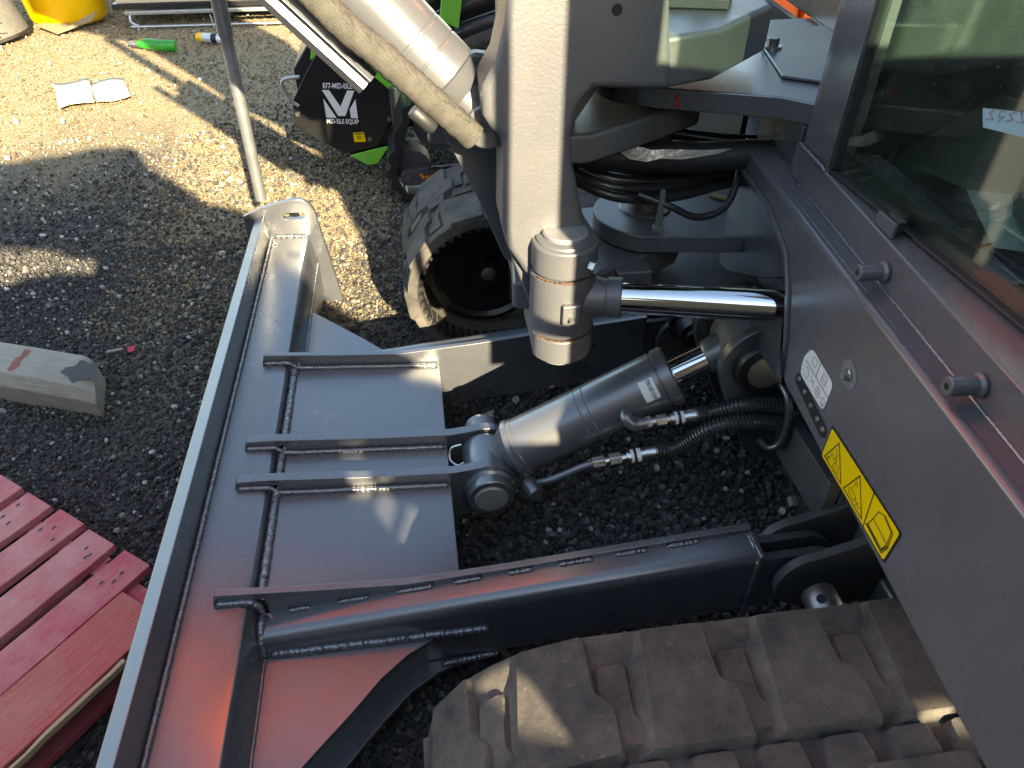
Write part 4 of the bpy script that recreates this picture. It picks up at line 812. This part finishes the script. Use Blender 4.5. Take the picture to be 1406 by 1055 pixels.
boom = part('boom', prism(bd, -0.15, 0.15, 'xz', lambda p: (p[0], 1.62 + p[1] + max(0, 0.3 - p[0]) * 0.42, p[2])), ORANGE, bevel=0.02)
part('stick', prism([(-1.9, 2.62), (-1.75, 2.82), (-1.95, 3.0), (-3.6, 3.35), (-3.7, 3.2)], -0.09, 0.09, 'xz', lambda p: (p[0], 1.62 + p[1] + max(0, 0.3 - p[0]) * 0.42, p[2])), ORANGE, boom, bevel=0.02)
# upper structure body further back
part('engine_cover', box(0.75, 2.4, 1.75, 2.6, 1.16, 1.75, W), PAINT, uf, bevel=0.03) if False else None
part('counterweight', box(1.9, 2.6, 0.2, 2.5, 0.85, 1.7, W), PAINT, uf, bevel=0.05)

# ------------------------------------------------------------------ things in the yard
# tube standing on the blade corner
pole = link('marker_pole', lathe((-0.578, 2.612, 0.4585), (-0.55, 2.62, 2.1), [(0, 0.020), (0.006, 0.0205), (0.5, 0.0200), (0.56, 0.0200), (0.565, 0.0235), (1.64, 0.0235)], 28), GALV, smooth=35)
tag(pole, 'upright galvanised steel tube standing at the far corner of the excavator blade', 'pole')

# red pallet, bottom left
pal = empty('wooden_pallet', (-0.742, 1.225, 0)); tag(pal, 'red stained wooden pallet with worn deck boards beside the blade', 'pallet')
ua = Vector((-0.612, -0.791)).normalized()   # along the boards, away from their ends
pm = Matrix.Translation((0, 0, 0))
def pal_obj(name, me, mat, parent=pal):
    o = link(name, me, mat, parent, bevel=0.003); return o
def board(u0, u1, v0, v1, z0, z1, wav=0.0, end_rough=0.0):
    """slightly irregular plank: u along the boards from their ends by the blade."""
    n = 14; vs = []; fs = []
    for i in range(n + 1):
        u = u0 + (u1 - u0) * i / n; a = v0 + random.uniform(-1, 1) * 0.0015 + (wav * (math.sin(i * 1.3) * 0.4 + max(0, i - 2) * 0.06) if wav else 0); b = v1 + random.uniform(-1, 1) * 0.0015; dz = random.uniform(-1, 1) * 0.0008
        for v, z in ((a, z0 + dz), (b, z0 + dz), (b, z1 + dz), (a, z1 + dz)): vs.append((u, v, z))
    for i in range(n):
        for k in range(4): fs.append([i * 4 + k, i * 4 + (k + 1) % 4, (i + 1) * 4 + (k + 1) % 4, (i + 1) * 4 + k])
    fs += [[0, 1, 2, 3], [n * 4 + k for k in range(4)]]; return mesh(vs, fs)
pal.rotation_euler = (0, 0, math.atan2(ua.y, ua.x))
# local x = along the boards, local y: negative of the outward normal so that boards step away from the camera on -y
bw = [(-0.150, -0.004, 1), (0.0, 0.098, 0), (0.130, 0.235, 0), (0.262, 0.362, 0), (0.392, 0.492, 0), (0.522, 0.622, 0), (0.652, 0.75, 0)]
for i, (v0, v1, w) in enumerate(bw):
    o = pal_obj('deck_board', board((0.085 if i == 0 else 0.0) + random.uniform(-0.006, 0.006), 1.15, -v1, -v0, 0.122, 0.144), REDWOOD2 if i == 0 else REDWOOD)
    for _ in range(3 if i else 1):
        nx, ny = random.uniform(0.035, 0.10), -(v0 + (v1 - v0) * random.uniform(0.2, 0.8))
        flat([(nx + 0.007 * math.cos(t), ny + 0.0032 * math.sin(t)) for t in np.linspace(0, 6.28, 9)[:-1]], lambda p, q: (p, q, 0.1452), 'nail_hole', INK, o)
# split raw edge of the nearest board
pal_obj('split_edge', board(0.20, 0.75, 0.148, 0.162, 0.121, 0.140, 0.010), RAWWOOD)
for u in (0.045, 0.52, 1.06): pal_obj('stringer', board(u, u + 0.040, -0.74, 0.10, 0.030, 0.1215), REDWOOD)
for v0 in (-0.72, -0.3, 0.04): pal_obj('bottom_board', board(0.0, 1.15, v0, v0 + 0.09, 0.008, 0.0295), REDWOOD)

# weathered timber, left edge
tim = empty('timber_post', (-1.09, 2.06, 0.0)); tag(tim, 'grey weathered square timber lying on the gravel at the left edge', 'timber')
d2 = Vector((-1.50 + 1.09, 2.22 - 2.06)).normalized(); tim.rotation_euler = (R(-6), 0, math.atan2(d2.y, d2.x))
tv = [(-0.02, 0.02), (0.07, 0.005), (1.4, 0.0)]
tsec = [(-0.08, 0.0), (0.08, 0.0), (0.085, 0.095), (0.06, 0.134), (-0.072, 0.134), (-0.086, 0.112)]
vs = []; fs = []
for i, u in enumerate([0.0, 0.06, 0.15, 0.3, 0.6, 1.0, 1.5]):
    for k, (v, z) in enumerate(tsec):
        uu = u + ((0.10 if v < 0 else -0.015) * (1 - min(1, u / 0.15)) if i < 2 else 0); vs.append((uu, v + random.uniform(-1, 1) * 0.003, z * (0.86 if i == 0 and k > 1 else 1) + random.uniform(-1, 1) * 0.002))
n = len(tsec)
for i in range(6):
    for k in range(n): fs.append([i * n + k, i * n + (k + 1) % n, (i + 1) * n + (k + 1) % n, (i + 1) * n + k])
fs += [list(range(n)), [6 * n + k for k in range(n)]]
link('beam', mesh(vs, fs), GREYWOOD, tim, bevel=0.006)
flat([(0.075 + (0.062 + 0.014 * math.sin(3 * t) + random.uniform(-0.006, 0.006)) * math.cos(t), -0.005 + (0.046 + 0.008 * math.sin(5 * t) + random.uniform(-0.004, 0.004)) * math.sin(t)) for t in np.linspace(0, 6.28, 40)[:-1]], lambda p, q: (p, q, 0.1358), 'dark_stain', DARKWOOD, tim)
flat([(0.305 + random.uniform(-0.006, 0.006) + 0.012 * k / 9, 0.048 - 0.105 * k / 9) for k in range(10)] + [(0.330 + random.uniform(-0.006, 0.006) + 0.012 * k / 9, 0.048 - 0.105 * k / 9) for k in range(9, -1, -1)], lambda p, q: (p, q, 0.1356), 'red_mark', simple('faded_red_mark', (0.34, 0.12, 0.08), 0.9, var=0.4), tim)

# bits on the gravel
tw = link('broken_twig', tube(smoothpath([(0.275, 1.16, 0.012), (0.31, 1.155, 0.024), (0.335, 1.13, 0.016), (0.36, 1.135, 0.01)], 5), [0.004, 0.005, 0.006, 0.005, 0.006, 0.006, 0.005, 0.005, 0.007, 0.008, 0.008, 0.006, 0.006, 0.005, 0.004, 0.003], 8, wob=0.3), simple('dry_twig', (0.16, 0.10, 0.05), 0.9, var=0.4), smooth=60)
tag(tw, 'small broken brown twig on the gravel under the blade cylinder', 'twig')
rb = link('red_scrap', mesh([(-1.13, 2.36, 0.022), (-1.10, 2.36, 0.028), (-1.095, 2.335, 0.02), (-1.12, 2.335, 0.014), (-1.105, 2.35, 0.004)], [[0, 1, 2, 3], [0, 1, 4], [1, 2, 4], [2, 3, 4], [3, 0, 4]]), simple('red_plastic', (0.5, 0.02, 0.04), 0.4))
tag(rb, 'tiny crumpled red plastic scrap on the dark gravel', 'litter')
st2 = link('wood_sliver', prism([(-1.20, 2.34), (-1.145, 2.352), (-1.144, 2.362), (-1.20, 2.352)], 0.012, 0.020, 'xy'), GREYWOOD, bevel=0.002); tag(st2, 'thin grey wood sliver lying beside the red scrap', 'wood scrap')

# paper sheets
def sheet(pts, label):
    cz = [0.016 + 0.008 * random.random() for _ in pts]
    c = Vector((sum(p[0] for p in pts) / 4, sum(p[1] for p in pts) / 4)); n = 6; vs = []; fs = []
    for j in range(n + 1):
        for i in range(n + 1):
            u, v = i / n, j / n; a = Vector(pts[0]).lerp(Vector(pts[1]), u); b = Vector(pts[3]).lerp(Vector(pts[2]), u); p = a.lerp(b, v) - c
            vs.append((p.x, p.y, 0.02 + 0.008 * math.sin(u * 5 + v * 3 + pts[0][0] * 9) + 0.004 * random.random()))
    for j in range(n):
        for i in range(n): fs.append([j * (n + 1) + i, j * (n + 1) + i + 1, (j + 1) * (n + 1) + i + 1, (j + 1) * (n + 1) + i])
    o = link('paper_sheet', mesh(vs, fs), PAPER, smooth=60); o.location = (c.x, c.y, 0); s_ = o.modifiers.new('thick', 'SOLIDIFY'); s_.thickness = 0.0015
    tag(o, label, 'paper', 'cream paper sheets on the ground')
sheet([(-2.466, 5.66), (-2.247, 5.726), (-2.074, 5.242), (-2.262, 5.128)], 'left one of two cream paper sheets lying on the sunlit ground')
sheet([(-2.215, 5.62), (-2.024, 5.745), (-1.857, 5.299), (-2.047, 5.20)], 'right one of two cream paper sheets lying on the sunlit ground')

# green hose handle and spray can
gb2 = empty('green_handle', (-1.95, 6.45, 0.05)); tag(gb2, 'bright green plastic tool handle lying at the shadow edge', 'tool handle')
link('grip', tube(smoothpath([(-0.14, 0.05, 0.0), (-0.05, 0.0, 0.01), (0.06, -0.045, 0.005), (0.16, -0.05, 0.0)], 6), [0.026, 0.03, 0.034, 0.037, 0.040, 0.041, 0.041, 0.041, 0.041, 0.040, 0.040, 0.041, 0.042, 0.043, 0.044, 0.044, 0.043, 0.042, 0.040], 16), GREENPL, gb2, smooth=50)
link('grey_end', tube([(-0.22, 0.08, -0.005), (-0.14, 0.05, 0.0)], [0.022, 0.027], 14), STEEL, gb2, smooth=50)
can = empty('spray_can', (-1.55, 6.63, 0.04)); tag(can, 'white and grey spray can with yellow cap lying on the dark ground', 'spray can')
link('can_body', lathe((-0.075, 0.03, 0), (0.14, -0.05, 0), [(0, 0.034), (0.006, 0.037), (0.20, 0.037), (0.206, 0.034), (0.22, 0.028)], 24), CANW, can, smooth=35)
link('can_band', lathe((0.0, 0.002, 0), (0.14, -0.05, 0), [(0, 0.0375), (0.05, 0.0375)], 24), INK, can, smooth=35)
link('can_cap', lathe((-0.075, 0.03, 0), (-0.15, 0.058, 0), [(0, 0.036), (0.01, 0.037), (0.05, 0.035), (0.058, 0.030)], 24), YELPL, can, smooth=35)

# yellow barrel with the cardboard under it
ba = empty('yellow_barrel', (-2.92, 7.52, 0)); tag(ba, 'tall bright yellow plastic barrel in the top left corner', 'barrel')
link('barrel_body', lathe((0, 0, 0.02), (0, 0, 1.1), [(0, 0.27), (0.02, 0.30), (0.05, 0.315), (0.35, 0.345), (0.38, 0.36), (0.42, 0.345), (0.75, 0.345), (0.79, 0.36), (0.82, 0.345), (1.0, 0.33), (1.05, 0.29)], 48), YELPL, ba, smooth=40)
link('barrel_lid', lathe((0, 0, 1.07), (0, 0, 1.11), [(0, 0.27), (0.03, 0.27), (0.04, 0.24)], 40), BLKPL, ba, smooth=40)
cb = link('cardboard_flap', mesh([(-3.10, 7.20, 0.05), (-2.86, 6.97, 0.03), (-2.62, 7.16, 0.08), (-2.60, 7.25, 0.13), (-2.80, 7.18, 0.05), (-2.95, 7.30, 0.06)], [[0, 1, 4, 5], [1, 2, 3, 4]]), CARD); s_ = cb.modifiers.new('t', 'SOLIDIFY'); s_.thickness = 0.008
tag(cb, 'torn piece of brown cardboard on the ground in front of the yellow barrel', 'cardboard')
# worn tyre standing at the corner
ty = empty('worn_tyre', (-3.42, 6.98, 0)); tag(ty, 'dusty worn tyre tread standing upright beside the yellow barrel', 'tyre'); ty.rotation_euler = (0, R(-8), 0)
link('tread_wall', lathe((0, 0, 0), (0, 0, 0.9), [(0, 0.30), (0.03, 0.335), (0.4, 0.30), (0.8, 0.27), (0.9, 0.25)], 48), TYRE, ty, smooth=40)
for i in range(5):
    r0 = 0.338; a0 = R(-115 + 17 * i)
    link('sipe', tube([(r0 * math.cos(a0), r0 * math.sin(a0), 0.04), (0.303 * math.cos(a0), 0.303 * math.sin(a0), 0.4), (0.272 * math.cos(a0), 0.272 * math.sin(a0), 0.8)], 0.006, 6), VOID, ty)
for k in range(9):
    z_ = 0.07 + 0.075 * k; rr_ = 0.337 - 0.09 * z_
    link('tread_groove', tube([((rr_) * math.cos(R(a_)), rr_ * math.sin(R(a_)), z_ + 0.02 * math.sin(R(a_ * 4))) for a_ in range(-130, -30, 6)], 0.004, 6), VOID, ty)

# metal skid frame with beige boards, top left
sk = empty('equipment_skid', (-1.62, 7.25, 0)); tag(sk, 'low metal skid frame carrying beige boards along the top edge', 'skid frame')
link('top_rail', box(-0.74, 1.2, -0.05, 0.0, 0.105, 0.135), GALV, sk, bevel=0.006)
link('deck_edge', box(-0.84, 1.2, 0.0, 1.0, 0.140, 0.185), BLKPAINT, sk, bevel=0.006)
for x0, x1 in ((-0.80, 0.02), (0.10, 0.95)): link('beige_board', box(x0, x1, 0.012, 0.9, 0.186, 0.30), BEIGE, sk, bevel=0.004)
link('bent_leg', tube(smoothpath([(-0.70, -0.03, 0.12), (-0.70, -0.06, 0.06), (-0.64, -0.08, 0.03), (-0.55, -0.09, 0.022), (1.1, -0.10, 0.02)], 8), 0.011, 12), GALV, sk, smooth=50)
link('cross_leg', box(0.02, 0.08, -0.10, -0.055, 0.0, 0.105), GALV, sk, bevel=0.004)
link('wire_stay', tube([(-0.03, -0.08, 0.10), (0.02, -0.25, 0.03)], 0.004, 8), GALV, sk)

# green compact loader behind the excavator
ld = empty('compact_loader', (-0.1, 3.9, 0)); tag(ld, 'lime green compact tracked loader with black side panel behind the blade', 'loader')
def lp(name, me, mat, parent=None, **k):
    me.transform(Matrix.Translation((0.1, -3.9, 0))); return link(name, me, mat, parent or ld, **k)
Tp = lambda v: (v[0] , v[1] - (v[0] + 0.32) * 0.20, v[2])
pan = [(-0.385, 0.700), (-0.505, 0.535), (-0.590, 0.405), (-0.606, 0.285), (-0.50, 0.215), (-0.365, 0.142), (-0.185, 0.185), (-0.052, 0.42), (-0.13, 0.53), (-0.30, 0.70)]
pnl = lp('side_panel', prism(pan, 3.80, 3.815, 'xz', Tp), BLKPAINT, bevel=0.003)
lp('chassis', prism([(-0.42, 0.74), (-0.56, 0.56), (-0.56, 0.30), (-0.33, 0.12), (-0.17, 0.10), (-0.05, 0.35), (0.1, 0.55), (0.1, 0.8)], 3.825, 4.35, 'xz', Tp), BLKPAINT, bevel=0.01)
lp('green_arm', prism([(-0.36, 0.745), (-0.28, 0.72), (0.0, 0.50), (0.02, 0.43), (-0.03, 0.42), (-0.30, 0.66)], 3.775, 3.799, 'xz', Tp), GREENP, bevel=0.005)
lp('green_skirt', prism([(-0.34, 0.135), (-0.25, 0.085), (-0.20, 0.095), (-0.13, 0.19), (-0.18, 0.18)], 3.79, 3.80, 'xz', Tp), GREENP, bevel=0.003)
lp('green_rail', prism([(-0.47, 0.60), (-0.44, 0.70), (-0.40, 0.72), (-0.40, 0.68), (-0.44, 0.61)], 3.82, 3.9, 'xz', Tp), GREENP, bevel=0.005)
lp('grab_handle', tube(smoothpath([(-0.525, 3.80, 0.54), (-0.60, 3.80, 0.53), (-0.615, 3.80, 0.50), (-0.585, 3.80, 0.43), (-0.555, 3.80, 0.40)], 6), 0.009, 10), GALV, smooth=50)
for x_, z_ in ((-0.395, 0.64), (-0.575, 0.345), (-0.085, 0.43), (-0.225, 0.225), (-0.115, 0.33)): lp('panel_bolt', cyl(Tp((x_, 3.799, z_)), Tp((x_, 3.790, z_)), 0.011, 12), ZINC, pnl)
Tf = lambda p, q: Vector(Tp((-0.352 + p, 3.7975, 0.395 + q))) + Vector((0.1, -3.9, 0))
for poly in ([(-0.080, 0.072), (-0.045, 0.072), (0.0, -0.008), (0.045, 0.072), (0.080, 0.072), (0.018, -0.055), (-0.018, -0.055)], [(-0.080, 0.030), (-0.080, -0.065), (-0.028, -0.065)], [(0.080, 0.030), (0.080, -0.065), (0.045, -0.065), (0.045, -0.02)]):
    flat(poly, Tf, 'logo_shape', WHITE, pnl)
lettering('877-MID-ISLE', 0.036, lambda p, q: Tf(p, q + 0.092), 'panel_lettering', WHITE, pnl, 0.72)
lettering('MID-ISLE EQUIP', 0.033, lambda p, q: Tf(p, q - 0.084), 'panel_lettering', WHITE, pnl, 0.72)
ysq = flat([(0.045, -0.19), (0.105, -0.185), (0.10, -0.135), (0.045, -0.14)], Tf, 'yellow_sticker', YELLOW, pnl)
Tf2 = lambda p, q: Tf(p, q) + Vector((0, -0.0008, 0))
lettering('IX', 0.026, lambda p, q: Tf2(p + 0.074, q - 0.165), 'sticker_mark', INK, pnl, 0.9); ribbons([[(0.052, -0.146), (0.095, -0.142)]], 0.005, Tf2, 'sticker_mark', INK, pnl)
# its track with wheels
tpath = [(-0.10, 0.07), (-0.13, 0.16), (-0.10, 0.28), (-0.03, 0.46), (0.03, 0.52), (0.12, 0.54), (0.30, 0.52), (0.55, 0.30), (0.62, 0.12), (0.55, 0.03), (0.0, 0.02)]
tl = [Vector((p.x, p.y)) for p in smoothpath([(x, z, 0) for x, z in tpath + [tpath[0]]], 6)][:-1]
vs = []; fs = []; n = len(tl); c_ = Vector((0.22, 0.26))
for i, p in enumerate(tl):
    d = (tl[(i + 1) % n] - tl[i - 1]).normalized(); nn = Vector((d.y, -d.x)); nn = nn if nn.dot(p - c_) > 0 else -nn; h_ = 0.018 if (i // 2) % 2 else 0.0
    for y, dr in ((3.45, h_), (3.70, h_), (3.70, -0.035), (3.45, -0.035)): vs.append((p.x + nn.x * dr, y, p.y + nn.y * dr))
for i in range(n):
    for k in range(4): fs.append([i * 4 + k, i * 4 + (k + 1) % 4, ((i + 1) % n) * 4 + (k + 1) % 4, ((i + 1) % n) * 4 + k])
ltr = lp('rubber_track', mesh(vs, fs), BLACK, bevel=0.004)
spr = lp('sprocket', lathe((0.13, 3.50, 0.385), (0.13, 3.60, 0.385), [(0, 0.05), (0.005, 0.125), (0.03, 0.13), (0.1, 0.13)], 40), DUSTYP, ltr, smooth=35)
for k in range(6): lp('sprocket_hole', cyl((0.13 + 0.085 * math.cos(k * 1.047), 3.5035, 0.385 + 0.085 * math.sin(k * 1.047)), (0.13 + 0.085 * math.cos(k * 1.047), 3.4985, 0.385 + 0.085 * math.sin(k * 1.047)), 0.018, 14), VOID, spr)
lp('hub', lathe((0.13, 3.50, 0.385), (0.13, 3.46, 0.385), [(0, 0.05), (0.03, 0.045), (0.04, 0.03)], 24), DUSTYP, spr, smooth=35)
lp('front_roller', lathe((-0.01, 3.50, 0.17), (-0.01, 3.62, 0.17), [(0, 0.05), (0.01, 0.085), (0.12, 0.085)], 32), DUSTYP, ltr, smooth=35)
rf = lp('roller_frame', prism(roundpoly([(-0.08, 0.10), (-0.08, 0.18), (0.40, 0.20), (0.40, 0.10)], 0.035, 5), 3.455, 3.485), DUSTYP, ltr, bevel=0.004)
ribbons([[(0.02, 0.165), (0.04, 0.14), (0.06, 0.165), (0.08, 0.14), (0.10, 0.17), (0.13, 0.145), (0.16, 0.165), (0.20, 0.15)]], 0.012, lambda p, q: (p + 0.1, 3.4535 - 3.9, q - 0.01), 'orange_lettering', simple('orange_ink', (0.7, 0.25, 0.01), 0.6), rf)
ribbons([[(0.06, 0.185), (0.09, 0.188), (0.12, 0.184), (0.17, 0.19)], [(0.08, 0.118), (0.14, 0.122)]], 0.010, lambda p, q: (p + 0.1, 3.4535 - 3.9, q), 'frame_print', INK, rf)['kind'] = 'stuff'
lp('frame_bolt', cyl((-0.045, 3.455, 0.14), (-0.045, 3.447, 0.14), 0.016, 12), STEEL, rf)
lp('loader_body', prism([(0.10, 0.40), (0.10, 0.95), (1.0, 1.0), (1.0, 0.40)], 3.85, 4.5), BLKPAINT, bevel=0.02)
lp('track_motor_guard', box(-0.10, 0.30, 3.705, 3.80, 0.30, 0.50), DUSTYP, bevel=0.01)
# its hydraulic hoses and green uprights, seen beside the king post
for k, (z0, r_) in enumerate(((0.74, 0.030), (0.82, 0.042), (0.92, 0.038), (1.02, 0.03))):
    lp('hydraulic_hose', tube(smoothpath([(0.10, 3.62, z0 - 0.14), (0.24, 3.58, z0 - 0.06), (0.42, 3.56, z0), (0.7, 3.60, z0 + 0.06)], 6), r_, 14), BLACK, smooth=50)
lp('hose_sleeve', tube(smoothpath([(0.15, 3.54, 0.66), (0.3, 3.52, 0.73), (0.5, 3.50, 0.80)], 6), 0.035, 14), SLEEVE, smooth=50)
lp('green_upright', prism([(0.16, 0.84), (0.24, 0.80), (0.30, 1.15), (0.20, 1.15)], 3.50, 3.53), GREENP, bevel=0.005)
lp('green_upright', prism([(0.10, 0.60), (0.16, 0.56), (0.22, 0.66), (0.14, 0.72)], 3.58, 3.60), GREENP, bevel=0.005)

# orange machine panel and black seat top, behind the swing bracket
om = empty('orange_machine', (1.9, 4.2, 0)); tag(om, 'orange painted machine panels glimpsed behind the swing bracket', 'machine')
link('panel', box(-0.45, -0.10, -0.2, -0.15, 0.30, 1.3), ORANGE, om, bevel=0.01); link('panel', box(-0.08, 0.16, -0.26, -0.2, 0.55, 1.3), ORANGE, om, bevel=0.01)
link('post', box(0.165, 0.24, -0.30, -0.22, 0.50, 1.3), ORANGE, om, bevel=0.008); link('chassis', box(-0.5, 0.6, -0.14, 0.5, 0.0, 0.6), BLKPAINT, om, bevel=0.02)
dt = empty('dark_tyre', (0.98, 3.2, 0)); tag(dt, 'big black tyre standing behind the swing bracket at the top edge', 'tyre')
link('tyre_body', lathe((-0.13, 0.0, 0.75), (0.13, 0.05, 0.75), [(0, 0.25), (0.02, 0.32), (0.06, 0.36), (0.20, 0.36), (0.24, 0.32), (0.26, 0.25)], 40), BLACK, dt, smooth=40)
link('axle_stand', box(-0.10, 0.10, -0.05, 0.15, 0.0, 0.70), BLKPAINT, dt, bevel=0.01)

# ------------------------------------------------------------------ unseen blockers added behind the camera to shade the foreground
ct = empty('shade_blocker', (-3.6, -2.3, 0)); tag(ct, 'unseen dark blue container standing behind the photographer', 'blocker')  # unseen box, added to throw the left foreground into shade
ctl = link('blocker_wall', mesh(*(lambda xs_: ([(x, 1.3 + (0.03 if i % 4 < 2 else 0), z) for i, x in enumerate(xs_) for z in (0.1, 2.52)], [[2 * i, 2 * i + 2, 2 * i + 3, 2 * i + 1] for i in range(len(xs_) - 1)]))(list(np.linspace(-3.0, 2.66, 100)))), BLOCKER_BLUE, ct)
link('blocker_body', box(-3.0, 2.66, -1.1, 1.29, 0.1, 2.53), BLOCKER_BLUE, ct, bevel=0.02)
BLOCKER_OLIVE = simple('blocker_olive', (0.10, 0.11, 0.07), 0.7, nb=(8, 0.6), var=0.3, dist=0.03)
tpl = empty('shade_edge_blocker', (-0.33, -1.25, 0)); tag(tpl, 'unseen olive bundles added behind the camera to shape the shadow edge', 'shade_pile')  # unseen bundles, added with an outline that draws the shadow edge
def shade_block(name, outline, y0, y1):
    pts = [Vector((x, 0, z)) for x, z in outline]; pts = resample(pts + [pts[0]], 0.06)[:-1]
    q = [(p.x + 0.33 + random.uniform(-1, 1) * 0.012, p.z + random.uniform(-1, 1) * 0.014) for p in pts]
    return link(name, prism(q, y0, y1), BLOCKER_OLIVE, tpl, bevel=0.01)
shade_block('lower_shade_block', [(-0.95, 0.0), (0.30, 0.0), (0.30, 1.88), (-0.30, 1.92), (-0.95, 1.90)], 0.10, 0.26)
shade_block('top_shade_block', [(-1.05, 2.12), (-0.62, 2.10), (-0.40, 2.02), (-0.40, 1.93), (0.29, 1.90), (0.30, 2.16), (0.09, 2.21), (-0.02, 2.33), (-0.18, 2.46), (-0.28, 2.62), (-0.60, 2.60), (-1.05, 2.54)], 0.10, 0.26)
hb = empty('sun_patch_gobo', (0.78, -1.04, 0)); tag(hb, 'plywood hoarding added unseen behind the camera, cut to shape shadow and sun patches', 'gobo')  # unseen boards, added; openings and sloping top shape the sun patches
for x0, x1, z0, z1 in ((0.29, 1.85, 0.0, 1.262), (0.29, 1.01, 1.264, 1.284), (0.29, 0.345, 1.285, 1.45), (0.535, 1.01, 1.285, 1.45), (1.011, 1.04, 1.264, 1.45), (1.041, 1.10, 1.306, 1.45), (1.101, 1.85, 1.264, 1.45)):
    link('board', box(x0 - 0.78, x1 - 0.78, -0.02, 0.02, z0, z1), GREYWOOD, hb)
for tri_ in ([(0.346, 1.2855), (0.346, 1.418), (0.425, 1.2855)], [(0.534, 1.4495), (0.412, 1.4495), (0.400, 1.425), (0.455, 1.362), (0.515, 1.340), (0.534, 1.30)], [(0.378, 1.367), (0.388, 1.353), (0.425, 1.386), (0.413, 1.398)], [(0.415, 1.322), (0.424, 1.306), (0.468, 1.342), (0.456, 1.356)],
             [(0.29, 1.452), (1.85, 1.452), (1.85, 1.472), (0.75, 1.475), (0.715, 1.54), (0.64, 1.65), (0.537, 1.72), (0.446, 1.81), (0.416, 1.89), (0.334, 2.0), (0.29, 2.05)]):
    link('board', prism([(x_ - 0.78, z_) for x_, z_ in tri_], -0.012, 0.012), GREYWOOD, hb)
for x0 in (0.40, 1.70): link('prop', tube([(x0 - 0.78, -0.03, 1.1), (x0 - 0.78, -0.5, 0.02)], 0.03, 8), GREYWOOD, hb)
